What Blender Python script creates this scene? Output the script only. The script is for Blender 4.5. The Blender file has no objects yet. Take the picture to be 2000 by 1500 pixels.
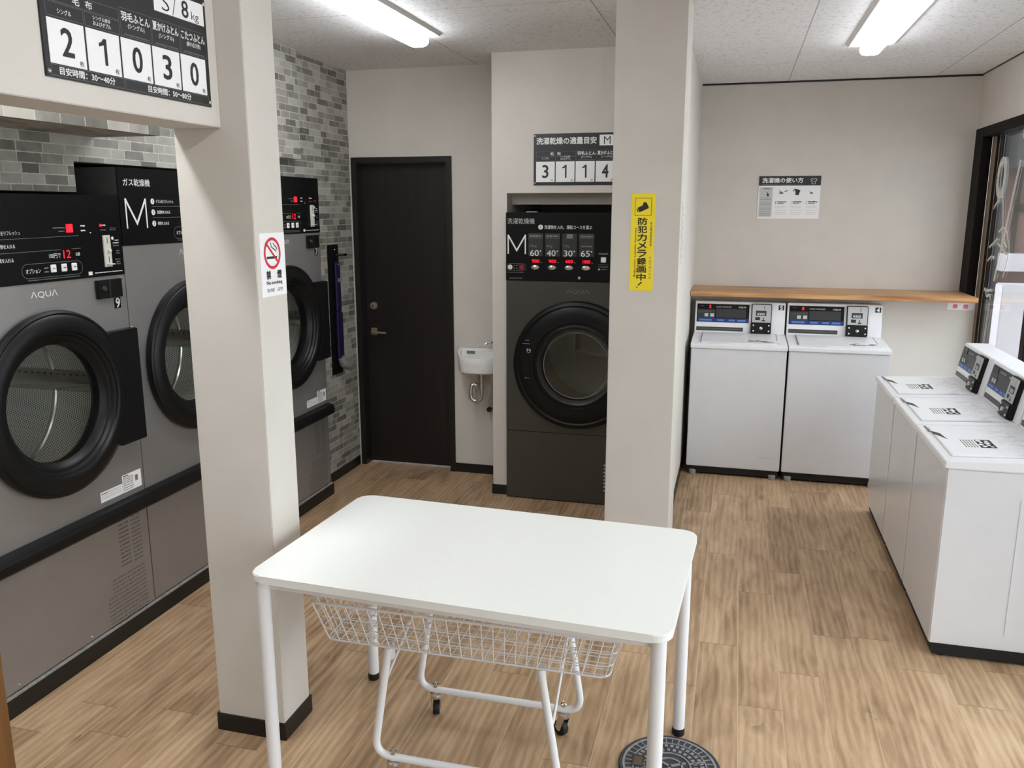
import bpy, bmesh, math, random
from mathutils import Vector, Matrix
random.seed(4)
PI = math.pi
S = bpy.context.scene
COL = S.collection

# ------------------------------------------------------------------ camera, world, exposure
cam = bpy.data.objects.new('camera', bpy.data.cameras.new('camera'))
COL.objects.link(cam)
cam.location = (0, 0, 1.70)
cam.rotation_euler = (math.radians(90 - 11.824), 0, math.radians(14.890))
cam.data.sensor_width = 36
cam.data.lens = 36 * 1632.9 / 2000
cam.data.clip_start = 0.02
S.camera = cam
S.view_settings.view_transform = 'Standard'
S.view_settings.look = 'None'
S.view_settings.gamma = 1
S.view_settings.use_curve_mapping = False
S.view_settings.exposure = 1.15
w = bpy.data.worlds.new('world'); S.world = w; w.use_nodes = True
bg = w.node_tree.nodes['Background']
bg.inputs[0].default_value = (0.90, 0.94, 1.0, 1)
bg.inputs[1].default_value = 1.9
TUBE_STRENGTH = 14.0


# ------------------------------------------------------------------ materials
def lin(c):
    return tuple(((v / 255) / 12.92 if v / 255 <= 0.04045 else ((v / 255 + 0.055) / 1.055) ** 2.4) for v in c) + (1,)


def new_mat(name):
    m = bpy.data.materials.new(name); m.use_nodes = True
    nt = m.node_tree
    return m, nt, nt.nodes['Principled BSDF']


def N(nt, typ, **kw):
    n = nt.nodes.new(typ)
    for k, v in kw.items():
        if k.startswith('i_'):
            n.inputs[int(k[2:])].default_value = v
        else:
            setattr(n, k, v)
    return n


def L(nt, a, b):
    nt.links.new(a, b)


def math_n(nt, op, a, b=None, c=None):
    n = nt.nodes.new('ShaderNodeMath'); n.operation = op
    for i, v in enumerate((a, b, c)):
        if v is None: continue
        if isinstance(v, (int, float)): n.inputs[i].default_value = v
        else: nt.links.new(v, n.inputs[i])
    return n.outputs[0]


def ramp(nt, fac, stops):
    r = nt.nodes.new('ShaderNodeValToRGB')
    e = r.color_ramp.elements
    while len(e) < len(stops): e.new(0.5)
    for el, (p, c) in zip(e, stops):
        el.position = p; el.color = c
    nt.links.new(fac, r.inputs[0])
    return r.outputs[0]


def plain(name, rgb, rough=0.5, metal=0.0, noise=0.0, scale=40, coat=0.0, bump=0.0, spec=0.5):
    """paint / plastic / metal with a little procedural mottling"""
    m, nt, b = new_mat(name)
    b.inputs['Roughness'].default_value = rough
    b.inputs['Metallic'].default_value = metal
    b.inputs['Specular IOR Level'].default_value = spec
    b.inputs['Coat Weight'].default_value = coat
    c = lin(rgb)
    tc = N(nt, 'ShaderNodeTexCoord')
    nz = N(nt, 'ShaderNodeTexNoise'); nz.inputs['Scale'].default_value = scale; nz.inputs['Detail'].default_value = 4
    L(nt, tc.outputs['Object'], nz.inputs['Vector'])
    k = noise
    lo = tuple(max(0, v * (1 - k)) for v in c[:3]) + (1,); hi = tuple(min(1, v * (1 + k)) for v in c[:3]) + (1,)
    L(nt, ramp(nt, nz.outputs[0], [(0.3, lo), (0.7, hi)]), b.inputs['Base Color'])
    if bump:
        bp = N(nt, 'ShaderNodeBump'); bp.inputs['Strength'].default_value = bump; bp.inputs['Distance'].default_value = 0.002
        L(nt, nz.outputs[0], bp.inputs['Height']); L(nt, bp.outputs[0], b.inputs['Normal'])
    return m


def emit(name, rgb, strength):
    m, nt, b = new_mat(name)
    b.inputs['Base Color'].default_value = lin(rgb)
    b.inputs['Emission Color'].default_value = lin(rgb)
    b.inputs['Emission Strength'].default_value = strength
    return m


def glass(name, tint=(1, 1, 1, 1), fres=1.45, rough=0.02):
    m = bpy.data.materials.new(name); m.use_nodes = True
    nt = m.node_tree
    nt.nodes.clear()
    o = N(nt, 'ShaderNodeOutputMaterial'); mix = N(nt, 'ShaderNodeMixShader')
    t = N(nt, 'ShaderNodeBsdfTransparent'); g = N(nt, 'ShaderNodeBsdfGlossy'); geo = N(nt, 'ShaderNodeNewGeometry')
    dt = N(nt, 'ShaderNodeVectorMath', operation='DOT_PRODUCT'); L(nt, geo.outputs['Normal'], dt.inputs[0]); L(nt, geo.outputs['Incoming'], dt.inputs[1])
    k0 = ((fres - 1) / (fres + 1)) ** 2
    fac = math_n(nt, 'ADD', k0, math_n(nt, 'MULTIPLY', 1 - k0, math_n(nt, 'POWER', math_n(nt, 'SUBTRACT', 1.0, math_n(nt, 'ABSOLUTE', dt.outputs['Value'])), 5.0)))
    t.inputs[0].default_value = tint; g.inputs[1].default_value = rough
    L(nt, fac, mix.inputs[0]); L(nt, t.outputs[0], mix.inputs[1]); L(nt, g.outputs[0], mix.inputs[2])
    L(nt, mix.outputs[0], o.inputs[0])
    return m


def floor_mat():
    m, nt, b = new_mat('oak_plank_vinyl')
    tc = N(nt, 'ShaderNodeTexCoord'); sp = N(nt, 'ShaderNodeSeparateXYZ')
    L(nt, tc.outputs['Object'], sp.inputs[0])
    x, y = sp.outputs[0], sp.outputs[1]
    P = 0.149
    u = math_n(nt, 'DIVIDE', math_n(nt, 'ADD', x, 0.8077 + 20 * P), P)
    row = math_n(nt, 'FLOOR', u); fu = math_n(nt, 'FRACT', u)
    wn = N(nt, 'ShaderNodeTexWhiteNoise', noise_dimensions='1D'); L(nt, row, wn.inputs['W'])
    v = math_n(nt, 'ADD', math_n(nt, 'DIVIDE', y, 0.92), math_n(nt, 'MULTIPLY', wn.outputs[0], 7.0))
    pid = math_n(nt, 'FLOOR', v); fv = math_n(nt, 'FRACT', v)
    cb = N(nt, 'ShaderNodeCombineXYZ'); L(nt, row, cb.inputs[0]); L(nt, pid, cb.inputs[1])
    wn2 = N(nt, 'ShaderNodeTexWhiteNoise', noise_dimensions='2D'); L(nt, cb.outputs[0], wn2.inputs[0])
    # stretched grain, shifted for every plank
    gx = math_n(nt, 'ADD', math_n(nt, 'MULTIPLY', x, 38.0), math_n(nt, 'MULTIPLY', wn2.outputs[0], 60.0))
    gy = math_n(nt, 'ADD', math_n(nt, 'MULTIPLY', y, 2.6), math_n(nt, 'MULTIPLY', wn2.outputs[0], 31.0))
    cg = N(nt, 'ShaderNodeCombineXYZ'); L(nt, gx, cg.inputs[0]); L(nt, gy, cg.inputs[1])
    n1 = N(nt, 'ShaderNodeTexNoise'); n1.inputs['Scale'].default_value = 1.0; n1.inputs['Detail'].default_value = 6; n1.inputs['Roughness'].default_value = 0.75; n1.inputs['Distortion'].default_value = 0.8
    L(nt, cg.outputs[0], n1.inputs['Vector'])
    cg2 = N(nt, 'ShaderNodeCombineXYZ'); L(nt, math_n(nt, 'MULTIPLY', gx, 0.22), cg2.inputs[0]); L(nt, math_n(nt, 'MULTIPLY', gy, 0.9), cg2.inputs[1])
    n2 = N(nt, 'ShaderNodeTexNoise'); n2.inputs['Scale'].default_value = 1.0; n2.inputs['Detail'].default_value = 3; n2.inputs['Distortion'].default_value = 1.2
    L(nt, cg2.outputs[0], n2.inputs['Vector'])
    # cathedral figure
    wv = N(nt, 'ShaderNodeTexWave', wave_type='BANDS', bands_direction='X'); wv.inputs['Scale'].default_value = 1.3; wv.inputs['Distortion'].default_value = 7; wv.inputs['Detail'].default_value = 3; wv.inputs['Detail Scale'].default_value = 0.7
    L(nt, cg2.outputs[0], wv.inputs['Vector'])
    t = math_n(nt, 'ADD', math_n(nt, 'MULTIPLY', n1.outputs[0], 0.55), math_n(nt, 'MULTIPLY', n2.outputs[0], 0.55))
    t = math_n(nt, 'ADD', t, math_n(nt, 'MULTIPLY', wv.outputs['Fac'], 0.10))
    t = math_n(nt, 'ADD', t, math_n(nt, 'MULTIPLY', math_n(nt, 'SUBTRACT', wn2.outputs[0], 0.5), 0.11))
    c = ramp(nt, t, [(0.30, lin((110, 85, 61))), (0.46, lin((150, 120, 90))), (0.64, lin((182, 151, 117))), (0.82, lin((206, 177, 142)))])
    # knots
    vk = N(nt, 'ShaderNodeTexVoronoi'); vk.inputs['Scale'].default_value = 1.0
    ck = N(nt, 'ShaderNodeCombineXYZ'); L(nt, math_n(nt, 'MULTIPLY', x, 5.0), ck.inputs[0]); L(nt, math_n(nt, 'MULTIPLY', y, 2.2), ck.inputs[1])
    L(nt, ck.outputs[0], vk.inputs['Vector'])
    kf = ramp(nt, vk.outputs['Distance'], [(0.03, (1, 1, 1, 1)), (0.16, (0, 0, 0, 1))])
    kf2 = math_n(nt, 'MULTIPLY', kf, math_n(nt, 'GREATER_THAN', n2.outputs[0], 0.5))
    mk = N(nt, 'ShaderNodeMixRGB'); mk.inputs[2].default_value = lin((92, 66, 46)); L(nt, math_n(nt, 'MULTIPLY', kf2, 0.55), mk.inputs[0]); L(nt, c, mk.inputs[1])
    # bevel highlights painted in along the long seams, darker butt joints
    e1 = math_n(nt, 'LESS_THAN', math_n(nt, 'ABSOLUTE', math_n(nt, 'SUBTRACT', fu, 0.5)), 0.487)
    seam = math_n(nt, 'SUBTRACT', 1.0, e1)
    ms = N(nt, 'ShaderNodeMixRGB'); ms.inputs[2].default_value = lin((206, 180, 146))
    wn3 = N(nt, 'ShaderNodeTexWhiteNoise', noise_dimensions='1D'); L(nt, math_n(nt, 'ADD', row, 77.3), wn3.inputs['W'])
    L(nt, math_n(nt, 'MULTIPLY', seam, math_n(nt, 'ADD', math_n(nt, 'MULTIPLY', wn3.outputs[0], 0.6), 0.40)), ms.inputs[0]); L(nt, mk.outputs[0], ms.inputs[1])
    j = math_n(nt, 'GREATER_THAN', math_n(nt, 'ABSOLUTE', math_n(nt, 'SUBTRACT', fv, 0.5)), 0.498)
    mj = N(nt, 'ShaderNodeMixRGB'); mj.inputs[2].default_value = lin((110, 84, 60)); L(nt, math_n(nt, 'MULTIPLY', j, 0.6), mj.inputs[0]); L(nt, ms.outputs[0], mj.inputs[1])
    L(nt, mj.outputs[0], b.inputs['Base Color'])
    b.inputs['Roughness'].default_value = 0.42
    bp = N(nt, 'ShaderNodeBump'); bp.inputs['Strength'].default_value = 0.12; bp.inputs['Distance'].default_value = 0.003
    L(nt, n1.outputs[0], bp.inputs['Height']); L(nt, bp.outputs[0], b.inputs['Normal'])
    return m


def brick_mat():
    m, nt, b = new_mat('grey_brick_wallpaper')
    tc = N(nt, 'ShaderNodeTexCoord'); sp = N(nt, 'ShaderNodeSeparateXYZ')
    L(nt, tc.outputs['Object'], sp.inputs[0])
    RH = 0.0365
    # soffit undersides take x instead of z so that the pattern wraps
    zz = math_n(nt, 'ADD', sp.outputs[2], math_n(nt, 'MULTIPLY', sp.outputs[0], 1.0))
    yy = sp.outputs[1]
    v = math_n(nt, 'DIVIDE', zz, RH); row = math_n(nt, 'FLOOR', v); fv = math_n(nt, 'FRACT', v)
    wr = N(nt, 'ShaderNodeTexWhiteNoise', noise_dimensions='1D'); L(nt, math_n(nt, 'ADD', row, 300.0), wr.inputs['W'])
    BW = 0.21
    u = math_n(nt, 'ADD', math_n(nt, 'DIVIDE', yy, BW), math_n(nt, 'MULTIPLY', wr.outputs[0], 9.0))
    cell = math_n(nt, 'FLOOR', u); fu = math_n(nt, 'FRACT', u)
    cc = N(nt, 'ShaderNodeCombineXYZ'); L(nt, row, cc.inputs[0]); L(nt, cell, cc.inputs[1])
    wc = N(nt, 'ShaderNodeTexWhiteNoise', noise_dimensions='2D'); L(nt, cc.outputs[0], wc.inputs[0])
    split = math_n(nt, 'ADD', 0.32, math_n(nt, 'MULTIPLY', wc.outputs[0], 0.36))   # two bricks of unequal length per cell
    half = math_n(nt, 'GREATER_THAN', fu, split)
    c2 = N(nt, 'ShaderNodeCombineXYZ'); L(nt, row, c2.inputs[0]); L(nt, math_n(nt, 'ADD', math_n(nt, 'MULTIPLY', cell, 2.0), half), c2.inputs[1])
    wb = N(nt, 'ShaderNodeTexWhiteNoise', noise_dimensions='2D'); L(nt, c2.outputs[0], wb.inputs[0])
    mw = 0.0036
    dist = math_n(nt, 'MINIMUM', math_n(nt, 'MINIMUM', fu, math_n(nt, 'SUBTRACT', 1.0, fu)), math_n(nt, 'ABSOLUTE', math_n(nt, 'SUBTRACT', fu, split)))
    dv = math_n(nt, 'MINIMUM', fv, math_n(nt, 'SUBTRACT', 1.0, fv))
    nz = N(nt, 'ShaderNodeTexNoise'); nz.inputs['Scale'].default_value = 38; nz.inputs['Detail'].default_value = 5
    L(nt, tc.outputs['Object'], nz.inputs['Vector'])
    wob = math_n(nt, 'MULTIPLY', math_n(nt, 'SUBTRACT', nz.outputs[0], 0.5), 0.0045)
    d = math_n(nt, 'ADD', math_n(nt, 'MINIMUM', math_n(nt, 'MULTIPLY', dist, BW), math_n(nt, 'MULTIPLY', dv, RH)), wob)
    mort = math_n(nt, 'LESS_THAN', d, mw * 0.5)
    n2 = N(nt, 'ShaderNodeTexNoise'); n2.inputs['Scale'].default_value = 14; n2.inputs['Detail'].default_value = 6
    L(nt, tc.outputs['Object'], n2.inputs['Vector'])
    t = math_n(nt, 'ADD', math_n(nt, 'MULTIPLY', wb.outputs[0], 0.58), math_n(nt, 'MULTIPLY', n2.outputs[0], 0.46))
    c = ramp(nt, t, [(0.20, lin((98, 95, 89))), (0.40, lin((126, 123, 115))), (0.58, lin((152, 149, 140))), (0.85, lin((176, 173, 163)))])
    mx = N(nt, 'ShaderNodeMixRGB'); mx.inputs[2].default_value = lin((190, 187, 178)); L(nt, mort, mx.inputs[0]); L(nt, c, mx.inputs[1])
    L(nt, mx.outputs[0], b.inputs['Base Color'])
    b.inputs['Roughness'].default_value = 0.75
    bp = N(nt, 'ShaderNodeBump'); bp.inputs['Strength'].default_value = 0.25; bp.inputs['Distance'].default_value = 0.002; bp.invert = True
    L(nt, mort, bp.inputs['Height']); L(nt, bp.outputs[0], b.inputs['Normal'])
    return m


def wood_mat(name, dark, mid, light, along='x', scale=1.0, rough=0.45):
    m, nt, b = new_mat(name)
    tc = N(nt, 'ShaderNodeTexCoord'); mp = N(nt, 'ShaderNodeMapping')
    s = {'x': (2, 34, 34), 'z': (30, 30, 1.6), 'y': (34, 2, 34)}[along]
    mp.inputs['Scale'].default_value = tuple(v * scale for v in s)
    L(nt, tc.outputs['Object'], mp.inputs[0])
    n1 = N(nt, 'ShaderNodeTexNoise'); n1.inputs['Scale'].default_value = 1; n1.inputs['Detail'].default_value = 6; n1.inputs['Distortion'].default_value = 0.9
    L(nt, mp.outputs[0], n1.inputs['Vector'])
    n2 = N(nt, 'ShaderNodeTexNoise'); n2.inputs['Scale'].default_value = 3; L(nt, tc.outputs['Object'], n2.inputs['Vector'])
    t = math_n(nt, 'ADD', math_n(nt, 'MULTIPLY', n1.outputs[0], 0.7), math_n(nt, 'MULTIPLY', n2.outputs[0], 0.3))
    L(nt, ramp(nt, t, [(0.35, lin(dark)), (0.5, lin(mid)), (0.66, lin(light))]), b.inputs['Base Color'])
    b.inputs['Roughness'].default_value = rough
    return m


def ceiling_mat():
    m, nt, b = new_mat('speckled_ceiling_board')
    tc = N(nt, 'ShaderNodeTexCoord'); sp = N(nt, 'ShaderNodeSeparateXYZ'); L(nt, tc.outputs['Object'], sp.inputs[0])
    v = N(nt, 'ShaderNodeTexNoise'); v.inputs['Scale'].default_value = 55; v.inputs['Detail'].default_value = 2
    L(nt, tc.outputs['Object'], v.inputs['Vector'])
    c = ramp(nt, v.outputs[0], [(0.30, lin((200, 198, 197))), (0.40, lin((230, 229, 229))), (0.7, lin((238, 237, 237)))])
    u = math_n(nt, 'FRACT', math_n(nt, 'DIVIDE', math_n(nt, 'ADD', sp.outputs[0], 0.635 + 9.1), 0.91))
    s = math_n(nt, 'GREATER_THAN', math_n(nt, 'ABSOLUTE', math_n(nt, 'SUBTRACT', u, 0.5)), 0.4965)
    uy = math_n(nt, 'FRACT', math_n(nt, 'DIVIDE', math_n(nt, 'ADD', sp.outputs[1], 18.2), 1.82))
    s2 = math_n(nt, 'GREATER_THAN', math_n(nt, 'ABSOLUTE', math_n(nt, 'SUBTRACT', uy, 0.5)), 0.4988)
    mx = N(nt, 'ShaderNodeMixRGB'); mx.inputs[2].default_value = lin((150, 146, 144))
    L(nt, math_n(nt, 'MULTIPLY', math_n(nt, 'MAXIMUM', s, s2), 0.7), mx.inputs[0]); L(nt, c, mx.inputs[1])
    L(nt, mx.outputs[0], b.inputs['Base Color']); b.inputs['Roughness'].default_value = 0.9
    return m


def drum_mat(name='perforated_drum_steel'):
    m, nt, b = new_mat(name)
    tc = N(nt, 'ShaderNodeTexCoord'); sp = N(nt, 'ShaderNodeSeparateXYZ'); L(nt, tc.outputs['Object'], sp.inputs[0])
    geo = N(nt, 'ShaderNodeNewGeometry'); sn = N(nt, 'ShaderNodeSeparateXYZ')
    vt = N(nt, 'ShaderNodeVectorTransform', vector_type='NORMAL', convert_from='WORLD', convert_to='OBJECT'); L(nt, geo.outputs['Normal'], vt.inputs[0]); L(nt, vt.outputs[0], sn.inputs[0])
    isback = math_n(nt, 'GREATER_THAN', math_n(nt, 'ABSOLUTE', sn.outputs[1]), 0.7)
    ang = math_n(nt, 'MULTIPLY', math_n(nt, 'ARCTAN2', sp.outputs[2], sp.outputs[0]), 0.33)

    def mixv(a, bb):
        return math_n(nt, 'ADD', math_n(nt, 'MULTIPLY', a, math_n(nt, 'SUBTRACT', 1.0, isback)), math_n(nt, 'MULTIPLY', bb, isback))
    u = math_n(nt, 'MULTIPLY', mixv(ang, sp.outputs[0]), 105.0); v = math_n(nt, 'MULTIPLY', mixv(sp.outputs[1], sp.outputs[2]), 105.0)
    u = math_n(nt, 'ADD', u, math_n(nt, 'MULTIPLY', math_n(nt, 'FLOOR', v), 0.5))
    a = math_n(nt, 'SUBTRACT', math_n(nt, 'FRACT', u), 0.5); c = math_n(nt, 'SUBTRACT', math_n(nt, 'FRACT', v), 0.5)
    dd = math_n(nt, 'ADD', math_n(nt, 'MULTIPLY', a, a), math_n(nt, 'MULTIPLY', c, c))
    hole = math_n(nt, 'LESS_THAN', dd, 0.075)
    mx = N(nt, 'ShaderNodeMixRGB'); mx.inputs[1].default_value = lin((226, 224, 216)); mx.inputs[2].default_value = lin((60, 60, 57)); L(nt, hole, mx.inputs[0])
    L(nt, mx.outputs[0], b.inputs['Base Color'])
    b.inputs['Metallic'].default_value = 0.1; b.inputs['Roughness'].default_value = 0.4
    return m


def scum_mat():
    m, nt, b = new_mat('white_lid_with_soap_scum')
    tc = N(nt, 'ShaderNodeTexCoord'); sp = N(nt, 'ShaderNodeSeparateXYZ'); L(nt, tc.outputs['Object'], sp.inputs[0])
    nz = N(nt, 'ShaderNodeTexNoise'); nz.inputs['Scale'].default_value = 22; nz.inputs['Detail'].default_value = 6; nz.inputs['Roughness'].default_value = 0.7
    L(nt, tc.outputs['Object'], nz.inputs['Vector'])
    band = math_n(nt, 'SUBTRACT', 1.0, math_n(nt, 'MULTIPLY', math_n(nt, 'ABSOLUTE', math_n(nt, 'SUBTRACT', sp.outputs[1], 0.30)), 9.0))
    f = math_n(nt, 'MULTIPLY', math_n(nt, 'MAXIMUM', band, 0.0), ramp(nt, nz.outputs[0], [(0.45, (0, 0, 0, 1)), (0.62, (1, 1, 1, 1))]))
    mx = N(nt, 'ShaderNodeMixRGB'); mx.inputs[1].default_value = lin((236, 236, 238)); mx.inputs[2].default_value = lin((170, 170, 165)); L(nt, math_n(nt, 'MULTIPLY', f, 0.5), mx.inputs[0])
    L(nt, mx.outputs[0], b.inputs['Base Color']); b.inputs['Roughness'].default_value = 0.3
    return m


MT = dict(
    wall=plain('beige_wall_paper', (208, 202, 193), 0.85, noise=0.025, scale=6, bump=0.05),
    brick=brick_mat(), floor=floor_mat(), ceil=ceiling_mat(),
    black=plain('black_plastic', (11, 11, 12), 0.4, noise=0.05, spec=0.3),
    base=plain('black_vinyl_baseboard', (14, 14, 15), 0.4, noise=0.05),
    panelblack=plain('black_control_panel', (8, 9, 10), 0.3, noise=0.04, spec=0.25),
    steel=plain('grey_painted_steel', (156, 153, 151), 0.36, metal=0.6, noise=0.03, scale=9),
    bronze=plain('dark_bronze_steel', (74, 72, 66), 0.42, metal=0.35, noise=0.04, scale=7),
    darksteel=plain('dark_grey_sheet_metal', (88, 90, 90), 0.45, metal=0.3, noise=0.03),
    drum=drum_mat(),
    bright=plain('polished_steel', (205, 203, 198), 0.2, metal=0.9, noise=0.03),
    chrome=plain('chrome', (215, 213, 208), 0.12, metal=1.0, noise=0.02),
    white=plain('white_enamel', (236, 236, 238), 0.3, noise=0.012, scale=12),
    whiteside=plain('white_enamel_panel', (222, 222, 224), 0.22, noise=0.015, scale=9),
    tabletop=plain('white_laminate', (240, 241, 236), 0.4, noise=0.008),
    tablemetal=plain('white_powder_coat', (233, 233, 235), 0.35, noise=0.01),
    porcelain=plain('white_porcelain', (240, 240, 236), 0.12, noise=0.01),
    rubber=plain('black_rubber', (16, 16, 16), 0.65, noise=0.08),
    doorwood=wood_mat('dark_wenge_door', (20, 15, 13), (27, 20, 18), (35, 26, 23), 'z', 1.0, 0.42),
    casing=plain('dark_brown_casing', (26, 20, 18), 0.45, noise=0.06),
    winframe=plain('dark_brown_aluminium', (18, 11, 9), 0.55, noise=0.06, spec=0.12),
    sash=plain('beige_aluminium', (150, 136, 116), 0.45, metal=0.2, noise=0.05),
    shelf=wood_mat('oiled_oak_board', (150, 100, 58), (188, 138, 88), (210, 164, 112), 'x', 1.0, 0.4),
    post=wood_mat('orange_brown_wood', (84, 50, 16), (104, 66, 24), (120, 78, 32), 'z', 1.0, 0.45),
    signblack=plain('black_sign_board', (28, 29, 30), 0.4, noise=0.04),
    signgrey=plain('dark_grey_print', (52, 54, 54), 0.45, noise=0.04),
    paper=plain('white_print', (240, 238, 238), 0.5, noise=0.01),
    ink=plain('dark_ink', (32, 32, 34), 0.5, noise=0.02),
    greyink=plain('grey_ink', (120, 119, 118), 0.55, noise=0.02),
    lightgrey=plain('light_grey_print', (196, 196, 195), 0.5, noise=0.02),
    whiteink=plain('white_ink', (228, 228, 226), 0.5, noise=0.01),
    dimink=plain('dim_grey_ink', (120, 122, 122), 0.5, noise=0.02),
    dimprint=plain('dark_grey_window_print', (44, 45, 43), 0.4, noise=0.1, scale=90),
    logo=plain('pale_logo_print', (226, 226, 228), 0.4, noise=0.02),
    logodim=plain('dim_logo_print', (112, 110, 104), 0.4, noise=0.02),
    printdark=plain('dark_notice_print', (72, 66, 60), 0.6, noise=0.1),
    yellow=plain('yellow_sticker', (247, 222, 42), 0.45, noise=0.015),
    red=plain('red_print', (205, 42, 62), 0.45, noise=0.02),
    pink=plain('pink_red_print', (226, 66, 118), 0.5, noise=0.02),
    blue=plain('blue_panel_print', (28, 48, 112), 0.35, noise=0.06),
    lightblue=plain('light_blue_print', (84, 128, 192), 0.4, noise=0.05),
    redlit=emit('red_led', (255, 22, 38), 0.75),
    whitelit=emit('white_led', (250, 238, 236), 0.7),
    tube=emit('led_tube', (246, 250, 255), TUBE_STRENGTH),
    tubedim=emit('led_tube_dimmed', (246, 249, 255), TUBE_STRENGTH * 0.52),  # same tube, strength lowered to darken the back wall
    tubestrong=emit('led_tube_boosted', (246, 250, 255), TUBE_STRENGTH * 1.15),  # same tube, strength raised to brighten the dryer aisle
    tubefront=emit('led_tube_front', (246, 250, 255), TUBE_STRENGTH * 0.72),
    fixture=plain('white_fixture_metal', (226, 225, 224), 0.4, noise=0.01),
    purple=plain('dark_purple_tube', (34, 20, 62), 0.3, noise=0.1),
    greyplastic=plain('grey_plastic', (122, 121, 122), 0.45, noise=0.05),
    bronzeplate=plain('dull_silver_brass', (150, 138, 118), 0.35, metal=0.4, noise=0.05),
    feet=plain('grey_levelling_foot', (150, 150, 146), 0.5, noise=0.08),
    glass=glass('window_glass', (0.92, 0.94, 0.94, 1), 1.25),
    doorglass=glass('round_door_glass', (0.96, 0.97, 0.96, 1), 1.3, 0.03),
    smoke=glass('smoked_door_glass', (0.66, 0.66, 0.63, 1), 1.45, 0.04),
    etch=plain('white_window_decal', (226, 222, 214), 0.6, noise=0.02),
    iron=plain('worn_cast_iron', (146, 147, 150), 0.45, metal=0.2, noise=0.2, scale=60),
    irondark=plain('dark_cast_iron', (62, 62, 65), 0.6, metal=0.2, noise=0.2, scale=60),
    concrete=plain('grey_concrete', (150, 147, 140), 0.9, noise=0.2, scale=60, bump=0.2),
    gasket=plain('grey_gasket', (58, 58, 56), 0.35, noise=0.05),
    pavement=plain('pale_pavement', (150, 148, 148), 0.9, noise=0.06, scale=3),
    facade=plain('pinkish_brown_facade', (92, 68, 62), 0.9, noise=0.08, scale=3),
    slate=plain('slate_grey_panel', (30, 35, 38), 0.6, noise=0.08),
    whitewall=plain('white_outdoor_paint', (176, 172, 176), 0.7, noise=0.03),
    coinplate=plain('pale_coin_plate', (214, 212, 202), 0.4, metal=0.1, noise=0.03),
    scumlid=scum_mat(),
)


# ------------------------------------------------------------------ mesh builder
TXT = {}


def text_mesh(s, bold):
    k = (s, bold)
    if k not in TXT:
        cu = bpy.data.curves.new('glyphs', 'FONT'); cu.body = s; cu.size = 1; cu.offset = bold; cu.resolution_u = 3
        o = bpy.data.objects.new('glyphs', cu); COL.objects.link(o)
        bpy.context.view_layer.update()
        me = bpy.data.meshes.new_from_object(o.evaluated_get(bpy.context.evaluated_depsgraph_get()))
        vs = [v.co.copy() for v in me.vertices]; fs = [tuple(p.vertices) for p in me.polygons]
        bpy.data.objects.remove(o); bpy.data.curves.remove(cu); bpy.data.meshes.remove(me)
        TXT[k] = (vs, fs)
    return TXT[k]


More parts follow.
